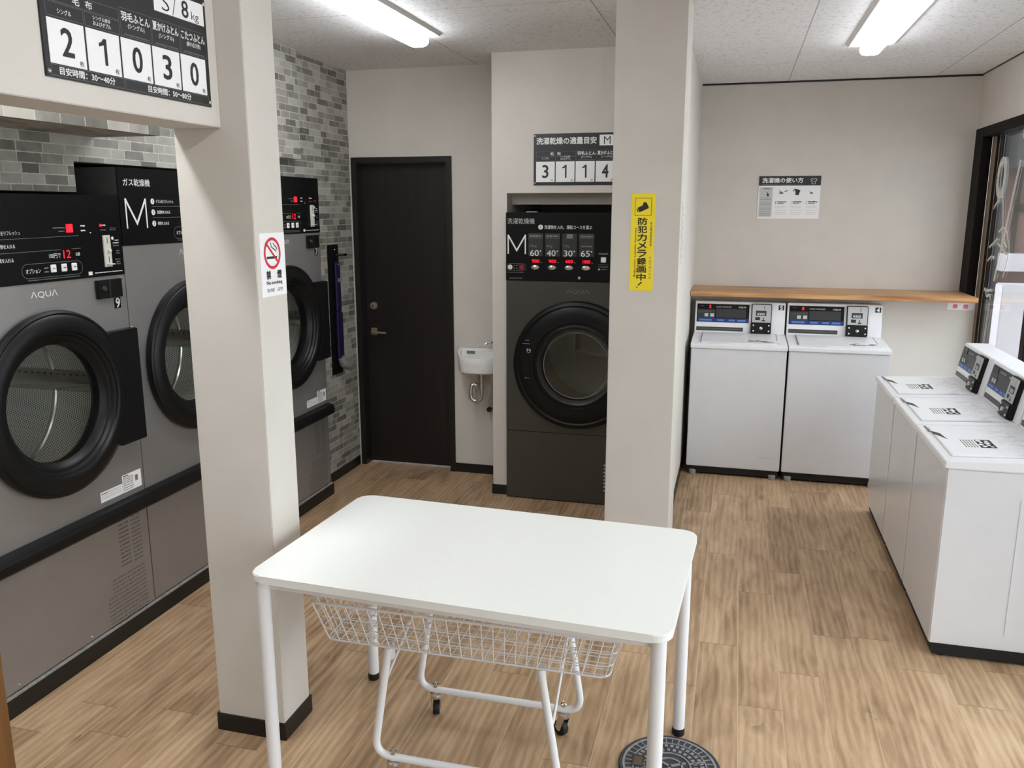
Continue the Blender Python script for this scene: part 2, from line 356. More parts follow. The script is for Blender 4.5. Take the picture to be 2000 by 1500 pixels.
class MB:
    def __init__(self, *mats):
        self.bm = bmesh.new(); self.mats = list(mats); self.M = Matrix.Identity(4)

    def mi(self, mat):
        if mat is None: return 0
        if mat not in self.mats: self.mats.append(mat)
        return self.mats.index(mat)

    def v(self, p):
        return self.bm.verts.new(self.M @ Vector(p))

    def face(self, vs, mi, smooth=None):
        try:
            f = self.bm.faces.new(vs)
        except ValueError:
            return None
        f.material_index = mi
        return f

    def box(self, x0, x1, y0, y1, z0, z1, mat=None, bev=0.0, seg=2):
        mi = self.mi(mat)
        c = [(x0, y0, z0), (x1, y0, z0), (x1, y1, z0), (x0, y1, z0), (x0, y0, z1), (x1, y0, z1), (x1, y1, z1), (x0, y1, z1)]
        v = [self.v(p) for p in c]
        fs = [self.face([v[i] for i in q], mi) for q in ((0, 3, 2, 1), (4, 5, 6, 7), (0, 1, 5, 4), (1, 2, 6, 5), (2, 3, 7, 6), (3, 0, 4, 7))]
        if bev:
            es = list({e for f in fs for e in f.edges})
            bmesh.ops.bevel(self.bm, geom=es, offset=bev, segments=seg, affect='EDGES', clamp_overlap=True)

    def quad(self, pts, mat=None):
        self.face([self.v(p) for p in pts], self.mi(mat))

    def rect(self, x0, x1, z0, z1, y=-0.001, mat=None):           # a flat print facing -y
        self.quad([(x0, y, z0), (x1, y, z0), (x1, y, z1), (x0, y, z1)], mat)

    def prism(self, pts, axis, a0, a1, mat=None, bev=0.0):
        """polygon in the other two axes (order kept x,y,z), extruded along axis"""
        mi = self.mi(mat)

        def P(p, a):
            return {'x': (a, p[0], p[1]), 'y': (p[0], a, p[1]), 'z': (p[0], p[1], a)}[axis]
        A = [self.v(P(p, a0)) for p in pts]; B = [self.v(P(p, a1)) for p in pts]
        n = len(pts); fs = [self.face(A[::-1], mi), self.face(B, mi)]
        for i in range(n):
            fs.append(self.face([A[i], A[(i + 1) % n], B[(i + 1) % n], B[i]], mi))
        if bev:
            es = list({e for f in fs if f for e in f.edges})
            bmesh.ops.bevel(self.bm, geom=es, offset=bev, segments=2, affect='EDGES', clamp_overlap=True)

    def rings(self, rings, mat=None, closed=False, cap=True):
        mi = self.mi(mat)
        R = [[self.v(p) for p in r] for r in rings]
        n = len(R[0]); m = len(R)
        for i in range(m if closed else m - 1):
            a, b = R[i], R[(i + 1) % m]
            for j in range(n):
                self.face([a[j], a[(j + 1) % n], b[(j + 1) % n], b[j]], mi)
        if cap and not closed:
            self.face(R[0][::-1], mi); self.face(R[-1], mi)

    def tube(self, path, r, n=10, mat=None, closed=False, cap=True):
        P = [Vector(p) for p in path]; m = len(P); rings = []; prev = None
        for i in range(m):
            if closed: t = (P[(i + 1) % m] - P[i - 1]).normalized()
            else: t = (P[min(i + 1, m - 1)] - P[max(i - 1, 0)]).normalized()
            if prev is None:
                u = t.orthogonal().normalized()
            else:
                u = (prev - t * prev.dot(t)).normalized()
            prev = u; q = t.cross(u)
            rr = r[i] if isinstance(r, (list, tuple)) else r
            rings.append([P[i] + (u * math.cos(2 * PI * k / n) + q * math.sin(2 * PI * k / n)) * rr for k in range(n)])
        self.rings(rings, mat, closed, cap)

    def lathe(self, prof, c, axis='z', n=48, mat=None, cap=True, sx=1.0):
        """prof: (radius, height along axis)"""
        rings = []
        for r, h in prof:
            ring = []
            for k in range(n):
                a = 2 * PI * k / n; p, q = r * math.cos(a) * sx, r * math.sin(a)
                ring.append({'z': (c[0] + p, c[1] + q, c[2] + h), 'y': (c[0] + p, c[1] + h, c[2] + q), 'x': (c[0] + h, c[1] + p, c[2] + q)}[axis])
            rings.append(ring)
        self.rings(rings, mat, cap=cap)

    def disc(self, x, z, r, y=-0.001, mat=None, n=24, sx=1.0):
        self.face([self.v((x + r * sx * math.cos(2 * PI * k / n), y, z + r * math.sin(2 * PI * k / n))) for k in range(n)], self.mi(mat))

    def ringflat(self, x, z, r0, r1, y=-0.001, mat=None, n=40):
        mi = self.mi(mat)
        a = [self.v((x + r0 * math.cos(2 * PI * k / n), y, z + r0 * math.sin(2 * PI * k / n))) for k in range(n)]
        b = [self.v((x + r1 * math.cos(2 * PI * k / n), y, z + r1 * math.sin(2 * PI * k / n))) for k in range(n)]
        for k in range(n): self.face([a[k], a[(k + 1) % n], b[(k + 1) % n], b[k]], mi)

    def line(self, p, q, wd, y=-0.001, mat=None):                  # flat stroke on an xz face
        d = Vector((q[0] - p[0], q[1] - p[1])); d = d.normalized() if d.length > 0 else Vector((1, 0)); nx, nz = -d.y * wd / 2, d.x * wd / 2
        self.quad([(p[0] - nx, y, p[1] - nz), (q[0] - nx, y, q[1] - nz), (q[0] + nx, y, q[1] + nz), (p[0] + nx, y, p[1] + nz)][::1], mat)

    def frame(self, x0, x1, z0, z1, wd, y=-0.001, mat=None):
        for a in ((x0, x1, z0, z0 + wd), (x0, x1, z1 - wd, z1), (x0, x0 + wd, z0 + wd, z1 - wd), (x1 - wd, x1, z0 + wd, z1 - wd)):
            self.rect(*a, y=y, mat=mat)

    def pill(self, x0, x1, z0, z1, wd, y=-0.001, mat=None, n=10):
        r = (z1 - z0) / 2; zc = (z0 + z1) / 2
        pts = [(x1 - r + r * math.sin(a), zc + r * math.cos(a)) for a in [PI * k / n for k in range(n + 1)]] + [(x0 + r - r * math.sin(a), zc - r * math.cos(a)) for a in [PI * k / n for k in range(n + 1)]]
        for i in range(len(pts)): self.line(pts[i], pts[(i + 1) % len(pts)], wd, y, mat)

    def text(self, s, x0, z0, wd, h, y=-0.001, mat=None, bold=0.0, align='l'):
        """lettering fitted into a box wd x h whose lower left corner is x0, z0 (wd=None keeps the proportions)"""
        vs, fs = text_mesh(s, min(bold, 0.0))
        if not vs: return
        ax, bx = min(v.x for v in vs), max(v.x for v in vs); ay, by = min(v.y for v in vs), max(v.y for v in vs)
        kz = h / (by - ay); kx = kz if wd is None else wd / (bx - ax)
        if align == 'c': x0 -= kx * (bx - ax) / 2
        mi = self.mi(mat)
        d = max(bold, 0) * 1.5 * h
        for k, (dx, dz) in enumerate(((-d, 0), (d, 0), (0, d), (0, -d), (-d * .7, -d * .7), (d * .7, d * .7)) if d else ((0, 0),)):
            V = [self.v((x0 + dx + (v.x - ax) * kx, y - k * 0.00007, z0 + dz + (v.y - ay) * kz)) for v in vs]
            for f in fs: self.face([V[i] for i in f], mi)

    def big_m(self, x0, x1, z0, z1, zv, wd, y, mat):               # a thin sans capital M as one outline
        xm = (x0 + x1) / 2; k = wd * 1.25
        P = [(x0, z0), (x0 + wd, z0), (x0 + wd, z1 - k * 1.9), (xm, zv), (x1 - wd, z1 - k * 1.9), (x1 - wd, z0), (x1, z0), (x1, z1), (x1 - wd, z1), (xm, zv + k * 1.9), (x0 + wd, z1), (x0, z1)]
        f = [(0, 1, 2, 11), (11, 2, 10), (2, 3, 9, 10), (3, 4, 8, 9), (4, 7, 8), (4, 5, 6, 7)]
        V = [self.v((p[0], y, p[1])) for p in P]; mi = self.mi(mat)
        for q_ in f: self.face([V[i] for i in q_], mi)

    def scribble(self, x0, x1, z, h, y=-0.001, mat=None, gap=0.3):  # illegibly small print: a row of short dashes
        x = x0
        while x < x1:
            wd = h * random.uniform(0.5, 1.6)
            self.rect(x, min(x + wd, x1), z - h / 2 * random.uniform(.6, 1), z + h / 2 * random.uniform(.6, 1), y, mat)
            x += wd + h * gap

    def plate_hole(self, x0, x1, z0, z1, cx, cz, r, ya, yb, mat=None, n=64):
        """slab from ya (front) to yb with a round hole"""
        mi = self.mi(mat)
        angs = [2 * PI * k / n for k in range(n)] + [math.atan2(zz - cz, xx - cx) % (2 * PI) for xx in (x0, x1) for zz in (z0, z1)]
        angs = sorted(set(angs))

        def edge(a):
            dx, dz = math.cos(a), math.sin(a); t = 1e9
            if dx > 1e-9: t = min(t, (x1 - cx) / dx)
            if dx < -1e-9: t = min(t, (x0 - cx) / dx)
            if dz > 1e-9: t = min(t, (z1 - cz) / dz)
            if dz < -1e-9: t = min(t, (z0 - cz) / dz)
            return cx + dx * t, cz + dz * t
        I, O, I2, O2 = [], [], [], []
        for a in angs:
            i = (cx + r * math.cos(a), cz + r * math.sin(a)); o = edge(a)
            I.append(self.v((i[0], ya, i[1]))); O.append(self.v((o[0], ya, o[1]))); I2.append(self.v((i[0], yb, i[1]))); O2.append(self.v((o[0], yb, o[1])))
        m = len(angs)
        for k in range(m):
            j = (k + 1) % m
            self.face([I[k], O[k], O[j], I[j]], mi); self.face([O[k], O2[k], O2[j], O[j]], mi); self.face([I[j], I2[j], I2[k], I[k]], mi); self.face([I2[k], I2[j], O2[j], O2[k]], mi)

    def build(self, name, parent=None, smooth=True, normals=True):
        if normals: bmesh.ops.recalc_face_normals(self.bm, faces=self.bm.faces[:])
        me = bpy.data.meshes.new(name); self.bm.to_mesh(me); self.bm.free()
        for m in self.mats: me.materials.append(m)
        if smooth:
            me.shade_smooth(); me.set_sharp_from_angle(angle=math.radians(32))
        o = bpy.data.objects.new(name, me); COL.objects.link(o)
        if parent: o.parent = parent
        return o


def tag(o, label=None, cat=None, group=None, kind=None):
    for k, v in (('label', label), ('category', cat), ('group', group), ('kind', kind)):
        if v: o[k] = v
    return o


def thing(name, label, cat, loc, rz=0.0, group=None):
    o = bpy.data.objects.new(name, None); COL.objects.link(o)
    o.empty_display_size = 0.1; o.location = loc; o.rotation_euler = (0, 0, rz)
    return tag(o, label, cat, group)


def struct(o, label=None):
    o['kind'] = 'structure'
    if label: o['label'] = label
    return o


# ------------------------------------------------------------------ the room
HC = 2.54                     # ceiling height
YB = 6.18                     # back wall of the washer room
YD = 5.03                     # wall with the dark door
YN = 4.673                    # wall round the washer-dryer
XB = -2.406                   # brick wall
XP = -0.287                   # partition, washer side
XW = 1.455                    # window wall

b = MB(MT['floor']); b.box(-3.3, 1.62, -2.1, 6.4, -0.06, 0); struct(b.build('floor', smooth=False), 'brown wood plank vinyl floor')
b = MB(MT['ceil']); b.box(-3.3, 1.62, -2.1, 6.4, HC, HC + 0.06); struct(b.build('ceiling', smooth=False), 'white speckled ceiling boards')

b = MB(MT['wall']); b.box(-0.387, 1.62, YB, YB + 0.1, 0, HC); struct(b.build('wall_back', smooth=False), 'beige wall above the oak shelf')
b = MB(MT['wall']); b.box(XP, 1.503, 5.95, YB, 0, 1.13, bev=0.002); struct(b.build('wall_knee', smooth=False), 'low beige wall under the oak shelf')
b = MB(MT['wall']); b.box(-0.387, XP, 3.851, YB + 0.1, 0, HC); struct(b.build('wall_partition', smooth=False))
b = MB(MT['wall']); b.box(XW, XW + 0.1, -2.0, YB, 2.2, HC); b.box(XW, XW + 0.1, -2.0, YB, 0, 0.06); struct(b.build('wall_right', smooth=False))
b = MB(MT['brick'])
b.box(XB - 0.1, XB, -2.0, 1.975, 0, HC); b.box(XB - 0.1, XB, 1.975, 2.69, 1.762, HC)
b.box(XB - 0.1, XB, 2.69, 4.418, 1.874, HC); b.box(XB - 0.1, XB, 4.418, YD + 0.18, 0, HC)
struct(b.build('wall_left', smooth=False), 'grey brick patterned wallpaper wall')
for y0, y1, xf in ((1.9, 2.807, -2.11), (3.6, 4.32, -2.356)):
    b = MB(MT['brick']); b.box(XB, xf, y0, y1, 1.968, HC); struct(b.build('wall_bulkhead', smooth=False), 'boxed-in brick patterned soffit over the dryers')
b = MB(MT['base'])          # unseen shell added behind the dryers to keep sky light out of the gaps
b.box(-3.3, -3.22, 1.8, 4.6, 0, HC); b.box(-3.22, XB - 0.1, 1.8, 1.88, 0, HC); b.box(-3.22, XB - 0.1, 4.52, 4.6, 0, HC)
struct(b.build('wall_light_block', smooth=False))

# wall with the door
b = MB(MT['wall'])
b.box(XB, -2.391, YD, YD + 0.1, 0, HC); b.box(-1.721, -1.36, YD, YD + 0.1, 0, HC); b.box(-2.391, -1.721, YD, YD + 0.1, 2.018, HC)
struct(b.build('wall_door_side', smooth=False), 'beige wall with the dark door')
b = MB(MT['wall'])          # wall round the built-in washer-dryer, with its niche
b.box(-1.36, -1.2726, YN, 5.62, 0, HC); b.box(-1.2726, -0.42, YN, YN + 0.1, 1.787, HC); b.box(-0.42, -0.387, YN, 5.62, 0, HC)
b.box(-1.2726, -0.42, 4.79, 4.82, 1.725, HC); b.box(-1.2726, -0.42, 5.52, 5.62, 0, HC)
struct(b.build('wall_niche', smooth=False), 'beige wall round the built-in washer-dryer')
# rear wall behind the camera
b = MB(MT['wall'])
b.box(-2.5, 1.62, -2.1, -2.0, 0, HC)
struct(b.build('wall_front', smooth=False))

# columns and beam
b = MB(MT['wall']); b.box(-1.583, -1.343, 2.167, 2.333, 0, HC, bev=0.002); struct(b.build('column_left', smooth=False), 'beige square column in front of the dryers')
b = MB(MT['wall']); b.box(-0.509, -0.229, 3.516, 3.851, 0, HC, bev=0.002); struct(b.build('column_right', smooth=False), 'beige square column with the yellow sticker')
b = MB(MT['wall']); b.box(-1.5875, -1.4266, -2.0, 2.167, 1.9245, HC, bev=0.002); struct(b.build('beam', smooth=False), 'beige beam running from the left column')


def baseboard(name, segs, h=0.06, t=0.007):
    b = MB(MT['base'])
    for x0, x1, y0, y1 in segs: b.box(x0, x1, y0, y1, 0, h)
    struct(b.build(name, smooth=False), 'black baseboard')


t = 0.006
baseboard('baseboard_column_left', [(-1.583 - t, -1.343 + t, 2.167 - t, 2.167), (-1.583 - t, -1.343 + t, 2.333, 2.333 + t), (-1.583 - t, -1.583, 2.167, 2.333), (-1.343, -1.343 + t, 2.167, 2.333)])
baseboard('baseboard_column_right', [(-0.509 - t, -0.229 + t, 3.516 - t, 3.516), (-0.509 - t, -0.509, 3.516, 3.851), (-0.229, -0.229 + t, 3.516, 3.851)])
baseboard('baseboard_partition', [(XP, XP + t, 3.851, 5.95)])
baseboard('baseboard_left', [(XB, XB + t, 4.422, YD - 0.012)])
baseboard('baseboard_door_side', [(-1.745, -1.36, YD - t, YD)])
baseboard('baseboard_niche', [(-1.36 - t, -1.36, YN, YD - t), (-1.36 - t, -1.2726, YN - t, YN)])
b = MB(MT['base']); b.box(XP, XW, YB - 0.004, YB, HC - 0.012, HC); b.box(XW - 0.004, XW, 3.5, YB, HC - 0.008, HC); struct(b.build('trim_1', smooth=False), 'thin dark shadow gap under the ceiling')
# black kerb below the dryers, with a rough mortar edge on top
b = MB(MT['base']); b.box(-2.362, -2.297, 1.2, 4.42, 0, 0.066)
b.box(-2.362, -2.302, 1.2, 4.418, 0.066, 0.073, MT['concrete'])
struct(b.build('trim_2', smooth=False), 'black kerb below the dryers')
b = MB(MT['post']); b.box(-1.50, -1.3655, 1.15, 1.20, 0, 1.9245, bev=0.002); struct(b.build('trim_3', smooth=False), 'orange-brown wooden post at the left edge')

# dark door
d = struct(thing('door_1', 'dark brown flush door with silver lever handle', None, (-2.056, YD, 0)))
b = MB(MT['casing'])
b.box(-0.335, -0.300, -0.012, 0.10, 0, 2.018, bev=0.001); b.box(0.300, 0.335, -0.012, 0.10, 0, 2.018, bev=0.001); b.box(-0.300, 0.300, -0.012, 0.10, 1.985, 2.018, bev=0.001)
b.build('door_frame', d, smooth=False)
b = MB(MT['doorwood']); b.box(-0.299, 0.299, 0.078, 0.115, 0.006, 1.984)
leaf = b.build('door_leaf', d, smooth=False)
b = MB(MT['bronzeplate']); b.lathe([(0.0, -0.022), (0.020, -0.02), (0.024, -0.014), (0.026, 0)], (-0.248, 0.078, 1.073), 'y', 24); b.lathe([(0.0, -0.026), (0.010, -0.026), (0.010, -0.018)], (-0.248, 0.078, 1.073), 'y', 16, MT['darksteel']); b.build('lock_cylinder', leaf)
b = MB(MT['bronzeplate']); b.box(-0.270, -0.228, 0.068, 0.078, 0.878, 0.926, bev=0.002); b.tube([(-0.25, 0.07, 0.903), (-0.25, 0.03, 0.903), (-0.245, 0.026, 0.903), (-0.145, 0.026, 0.901)], 0.0075, 10); b.build('lever_handle', leaf)

# window wall glazing
wd = struct(thing('window_1', 'shop window with dark brown frame and white line drawing', None, (XW, 0, 0)))
b = MB(MT['winframe'])
b.box(-0.006, 0.05, 6.0, YB, 0.06, 2.2, bev=0.002); b.box(-0.006, 0.08, -1.9, 6.0, 2.14, 2.2, bev=0.002); b.box(-0.006, 0.08, -2.0, -1.9, 0.06, 2.2); b.box(0.0, 0.08, -1.9, 6.0, 0.06, 0.12)
for yy in (4.86, 2.9, 0.9): b.box(0.02, 0.085, yy, yy + 0.07, 0.12, 2.14, bev=0.002)
b.build('window_frame', wd, smooth=False)
b = MB(MT['sash']); b.box(0.050, 0.085, 5.93, 5.998, 0.12, 2.14, bev=0.002); b.box(0.056, 0.085, 5.86, 5.925, 0.12, 2.14, MT['winframe'], bev=0.002); b.build('sash', wd, smooth=False)
b = MB(MT['glass']); b.box(0.064, 0.070, -1.9, 5.865, 0.12, 2.14); pane = b.build('pane', wd, smooth=False)
# white line drawing of a draped figure with a halo-like hood and a staff, stuck on the pane
b = MB(MT['etch'])
X = 0.062


def stroke(pts, r=0.005):
    P = []
    for i in range(len(pts) - 1):
        for k in range(4):
            a = k / 4; P.append((X, pts[i][0] * (1 - a) + pts[i + 1][0] * a, pts[i][1] * (1 - a) + pts[i + 1][1] * a))
    P.append((X, pts[-1][0], pts[-1][1]))
    n = len(P)
    Q = [tuple((P[max(i - 1, 0)][j] + P[i][j] * 2 + P[min(i + 1, n - 1)][j]) / 4 for j in range(3)) for i in range(n)]
    global SX
    SX -= 0.00006
    Lf, Rt = [], []
    for i in range(n):
        a_, c_ = Q[max(i - 1, 0)], Q[min(i + 1, n - 1)]
        d = Vector((c_[1] - a_[1], c_[2] - a_[2])); d = d.normalized() if d.length > 1e-9 else Vector((1, 0))
        Lf.append(b.v((SX, Q[i][1] - d.y * r, Q[i][2] + d.x * r))); Rt.append(b.v((SX, Q[i][1] + d.y * r, Q[i][2] - d.x * r)))
    for i in range(n - 1): b.face([Lf[i], Lf[i + 1], Rt[i + 1], Rt[i]], 0)


SX = X

ring = [(X, 5.775 + 0.070 * math.cos(2 * PI * k / 32), 1.885 + 0.105 * math.sin(2 * PI * k / 32)) for k in range(32)]
stroke([(p[1], p[2]) for p in ring + ring[:1]], 0.018)
stroke([(5.80, 1.79), (5.79, 1.745), (5.77, 1.74), (5.755, 1.775)]); stroke([(5.79, 1.745), (5.87, 1.70), (5.90, 1.58), (5.905, 1.42), (5.93, 1.30)])
stroke([(5.74, 1.79), (5.69, 1.76), (5.64, 1.62), (5.61, 1.50)]); stroke([(5.90, 1.60), (5.87, 1.55), (5.88, 1.48)])
stroke([(5.905, 1.44), (5.85, 1.47), (5.77, 1.50), (5.70, 1.53)]); stroke([(5.93, 1.33), (5.85, 1.39), (5.78, 1.42), (5.73, 1.40)])
stroke([(5.70, 1.56), (5.62, 1.60), (5.54, 1.57), (5.47, 1.50), (5.44, 1.45), (5.50, 1.44), (5.60, 1.47), (5.70, 1.50)])
stroke([(5.60, 1.55), (5.56, 1.50), (5.50, 1.48)]); stroke([(5.45, 1.46), (5.47, 1.38), (5.52, 1.30)])
stroke([(5.93, 1.25), (5.86, 1.21), (5.78, 1.20), (5.71, 1.22)], 0.006); stroke([(5.93, 1.23), (5.88, 1.18), (5.84, 1.21), (5.79, 1.16), (5.74, 1.19), (5.70, 1.15)])
stroke([(5.92, 1.20), (5.91, 1.00), (5.90, 0.80), (5.89, 0.60)]); stroke([(5.72, 1.15), (5.74, 0.95), (5.76, 0.7)])
stroke([(5.42, 2.02), (5.70, 1.22)], 0.008)
stroke([(5.40, 2.18), (5.36, 2.12), (5.41, 2.08), (5.45, 2.12), (5.42, 2.16), (5.38, 2.05)], 0.007)
b.build('window_drawing', pane, smooth=False, normals=False)

# oak shelf on the low wall
b = MB(MT['shelf']); b.box(-0.284, 1.452, 5.70, 6.178, 1.132, 1.163, bev=0.002)
tag(b.build('shelf_board', smooth=False), 'long oak shelf board above the two white washers', 'shelf')


# ------------------------------------------------------------------ lamps
def lamp(x, y0, y1, label, mat='tube'):
    r = thing('ceiling_light', label, 'ceiling light', (x, (y0 + y1) / 2, HC), 0, 'long ceiling tube lights')
    h = (y1 - y0) / 2
    b = MB(MT['fixture']); b.prism([(-0.125, 0), (0.125, 0), (0.108, -0.012), (-0.108, -0.012)], 'y', -h, h); b.build('base_plate', r, smooth=False)
    b = MB(MT[mat])
    pr = [(-0.050, -0.012), (0.050, -0.012), (0.052, -0.040), (0.040, -0.054), (0.02, -0.059), (-0.02, -0.059), (-0.040, -0.054), (-0.052, -0.040)]
    b.prism(pr, 'y', -h + 0.006, h - 0.006); b.build('tube_cover', r)
    return r


lamp(-1.57, 2.87, 4.12, 'long lit tube light on the ceiling between the two columns')
lamp(0.615, 3.685, 4.935, 'long lit tube light on the ceiling before the beige back wall', 'tubedim')
lamp(-1.86, 0.80, 2.05, 'long tube light over the dryer aisle, left of the beam', 'tubestrong')
lamp(-0.35, 0.85, 2.10, 'long tube light on the ceiling above the camera side of the room', 'tubefront')


# ------------------------------------------------------------------ signs
def q(px_, z_):
    return px_, z_


def capacity_sign(name, label, loc, rz, cards, top, foot, cz0, cz1):
    """black board 583 x 276 mm with five white number cards"""
    r = thing(name, label, 'sign', loc, rz, 'laundry capacity boards')
    W, H = 0.583, 0.276
    b = MB(MT['signblack']); b.box(0, W, -0.004, 0, 0, H, bev=0.0008)
    y = -0.0048; y2 = -0.0056
    wi, gl = MT['whiteink'], MT['greyink']
    hz0 = cz1 + 0.004
    b.frame(0.015, 0.2375, 0.156, 0.180, 0.0008, y, gl); b.frame(0.015, 0.1225, hz0, 0.154, 0.0008, y, gl); b.frame(0.1265, 0.2375, hz0, 0.154, 0.0008, y, gl)
    for i in (2, 3, 4): b.frame(0.242 + (i - 2) * 0.1115, 0.350 + (i - 2) * 0.1115, hz0, 0.187, 0.0008, y, gl)
    b.text('毛', 0.094, 0.160, 0.021, 0.017, y, wi, 0.012); b.text('布', 0.132, 0.160, 0.021, 0.017, y, wi, 0.012)
    b.text('シングル', 0.047, hz0 + 0.008, 0.040, 0.011, y, wi, 0.01)
    b.text('シングル厚手', 0.152, hz0 + 0.017, 0.056, 0.009, y, wi, 0.01); b.text('およびダブル', 0.152, hz0 + 0.005, 0.056, 0.010, y, wi, 0.01)
    for i, (a, c) in enumerate((('羽毛ふとん', '(シングル)'), ('夏かけふとん', '(シングル)'), ('こたつふとん', '(掛け/正方形)'))):
        x = 0.245 + i * 0.1115
        b.text(a, x + 0.001, 0.160, 0.100, 0.020, y, wi, 0.02); b.text(c, x + 0.022, 0.143, 0.058, 0.013, y, wi, 0.012)
        b.scribble(x + 0.008, x + 0.095, hz0 + 0.005, 0.003, y, gl)
    if top == 'S':
        b.box(0.368, 0.572, -0.0052, -0.002, 0.206, 0.262, MT['paper'], bev=0.0006)
        b.text('S', 0.398, 0.213, 0.030, 0.040, y2, MT['ink'], -0.012); b.line((0.440, 0.209), (0.456, 0.256), 0.0022, y2, MT['ink'])
        b.text('8', 0.478, 0.213, 0.027, 0.041, y2, MT['ink'], 0.01); b.text('kg', 0.517, 0.208, 0.032, 0.026, y2, MT['ink'], -0.005)
    else:
        b.text('洗濯乾燥の適量目安', 0.016, 0.219, 0.334, 0.036, y, wi, 0.022)
        b.box(0.366, 0.572, -0.0052, -0.002, 0.208, 0.265, MT['paper'], bev=0.0006)
        b.text('M', 0.391, 0.216, 0.036, 0.040, y2, MT['ink'], -0.006)
    if foot:
        for x0, x1, s, tx, tw in ((0.015, 0.237, '目安時間：30〜40分', 0.038, 0.168), (0.242, 0.571, '目安時間：50〜80分', 0.322, 0.170)):
            b.frame(x0, x1, 0.004, 0.027, 0.0008, y, gl); b.text(s, tx, 0.008, tw, 0.016, y, wi, 0.018)
    b.build('board', r, smooth=False)
    for i, n in enumerate(cards):
        x0 = 0.0145 + i * 0.1113
        b = MB(MT['paper']); b.box(x0, x0 + 0.1055, -0.0054, -0.004, cz0, cz1, bev=0.0005)
        hh = (cz1 - cz0)
        if n == '1':
            xc, za, zb = x0 + 0.057, cz0 + hh * 0.20, cz0 + hh * 0.83
            b.rect(xc - 0.0045, xc + 0.0045, za, zb, -0.0060, MT['ink'])
            b.quad([(xc - 0.0200, -0.0060, zb - 0.0190), (xc - 0.0045, -0.0060, zb - 0.0140), (xc - 0.0045, -0.0060, zb), (xc - 0.0120, -0.0060, zb - 0.0085), (xc - 0.0200, -0.0060, zb - 0.0110)], MT['ink'])
        else:
            b.text(n, x0 + 0.053, cz0 + hh * 0.21, 0.033, hh * 0.62, -0.0060, MT['ink'], 0.016, 'c')
        b.text('枚', x0 + 0.084, cz0 + 0.004, 0.013, 0.012, -0.0060, MT['ink'])
        b.build('number_card', r, smooth=False)
    for x, z in ((0.008, 0.012), (0.575, 0.012), (0.008, 0.264), (0.575, 0.264)):
        b = MB(MT['bright']); b.lathe([(0.0, -0.009), (0.003, -0.0085), (0.005, -0.006), (0.005, -0.004)], (x, 0, z), 'y', 12); b.build('screw', r)
    return r


capacity_sign('capacity_board', 'black laundry capacity board reading S/8kg on the beam', (-1.4266, 1.540, 1.9745), PI / 2, '21030', 'S', True, 0.029, 0.1205)
capacity_sign('capacity_board', 'black laundry capacity board reading M above the bronze washer-dryer', (-1.117, YN, 1.829), 0, '31143', 'M', False, 0.017, 0.127)

# yellow security camera sticker
r = thing('security_sticker', 'tall yellow security camera sticker on the right column', 'sign', (-0.4278, 3.516, 1.366))
W, H = 0.098, 0.396
b = MB(MT['yellow']); b.box(0, W, -0.0015, 0, 0, H)
y = -0.0022; ik = MT['ink']
b.frame(0.015, 0.083, 0.308, 0.378, 0.0016, y, ik)
cx, cz = 0.048, 0.338


def rot(p, a=0.42):
    return cx + p[0] * math.cos(a) - p[1] * math.sin(a), cz + p[0] * math.sin(a) + p[1] * math.cos(a)


for poly in ([(-0.020, -0.010), (0.022, -0.010), (0.022, 0.010), (-0.020, 0.010)], [(0.002, 0.010), (0.022, 0.010), (0.018, 0.019), (0.010, 0.019)], [(-0.026, -0.007), (-0.022, -0.007), (-0.022, 0.007), (-0.026, 0.007)]):
    b.quad([(rot(p)[0], y, rot(p)[1]) for p in poly], ik)
zz = 0.300
for ch in '防犯カメラ録画中':
    zz -= 0.0325
    b.text(ch, 0.030, zz + 0.003, 0.037, 0.028, y, ik, 0.022)
b.line((0.052, 0.036), (0.036, 0.022), 0.005, y, ik); b.line((0.034, 0.016), (0.030, 0.013), 0.005, y, ik)
zz = 0.284
for ch in '安全警戒监视录像':
    zz -= 0.0125; b.text(ch, 0.079, zz, 0.009, 0.010, y, ik)
zz = 0.145
for ch in '방범카메라작동':
    zz -= 0.0135; b.text(ch, 0.079, zz, 0.009, 0.010, y, MT['greyink'])
M0 = b.M
b.M = Matrix.Translation((0.016, 0, 0.258)) @ Matrix.Rotation(PI / 2, 4, 'Y')
b.text('Security camera recording', 0, 0, 0.200, 0.010, y, ik, 0.004)
b.M = M0
b.build('sticker', r, smooth=False)

# no smoking sign on the left column
r = thing('no_smoking_sign', 'white no smoking sign with red ring on the left column', 'sign', (-1.343, 2.1905, 1.4435), PI / 2)
b = MB(MT['paper']); b.box(0, 0.139, -0.0015, 0, 0, 0.187)
y = -0.0022
b.ringflat(0.066, 0.127, 0.038, 0.047, y, MT['red'])
b.box(0.034, 0.092, -0.0018, -0.0010, 0.111, 0.118, MT['ink'])
b.line((0.030, 0.166 - 0.006), (0.100, 0.096), 0.007, -0.0026, MT['red'])
for pts in (((0.058, 0.160), (0.062, 0.146), (0.078, 0.138), (0.088, 0.132)), ((0.072, 0.157), (0.080, 0.149), (0.088, 0.146), (0.094, 0.136))):
    for p, qq in zip(pts, pts[1:]): b.line(p, qq, 0.0032, y, MT['ink'])
b.text('禁', 0.027, 0.052, 0.024, 0.024, y, MT['ink'], 0.025); b.text('煙', 0.088, 0.052, 0.024, 0.024, y, MT['ink'], 0.025)
b.text('No smoking', 0.026, 0.032, 0.088, 0.014, y, MT['ink'], 0.004); b.text('禁止吸烟', 0.026, 0.013, 0.040, 0.011, y, MT['ink']); b.text('금연', 0.082, 0.013, 0.032, 0.011, y, MT['ink'])
b.build('sign_plate', r, smooth=False)

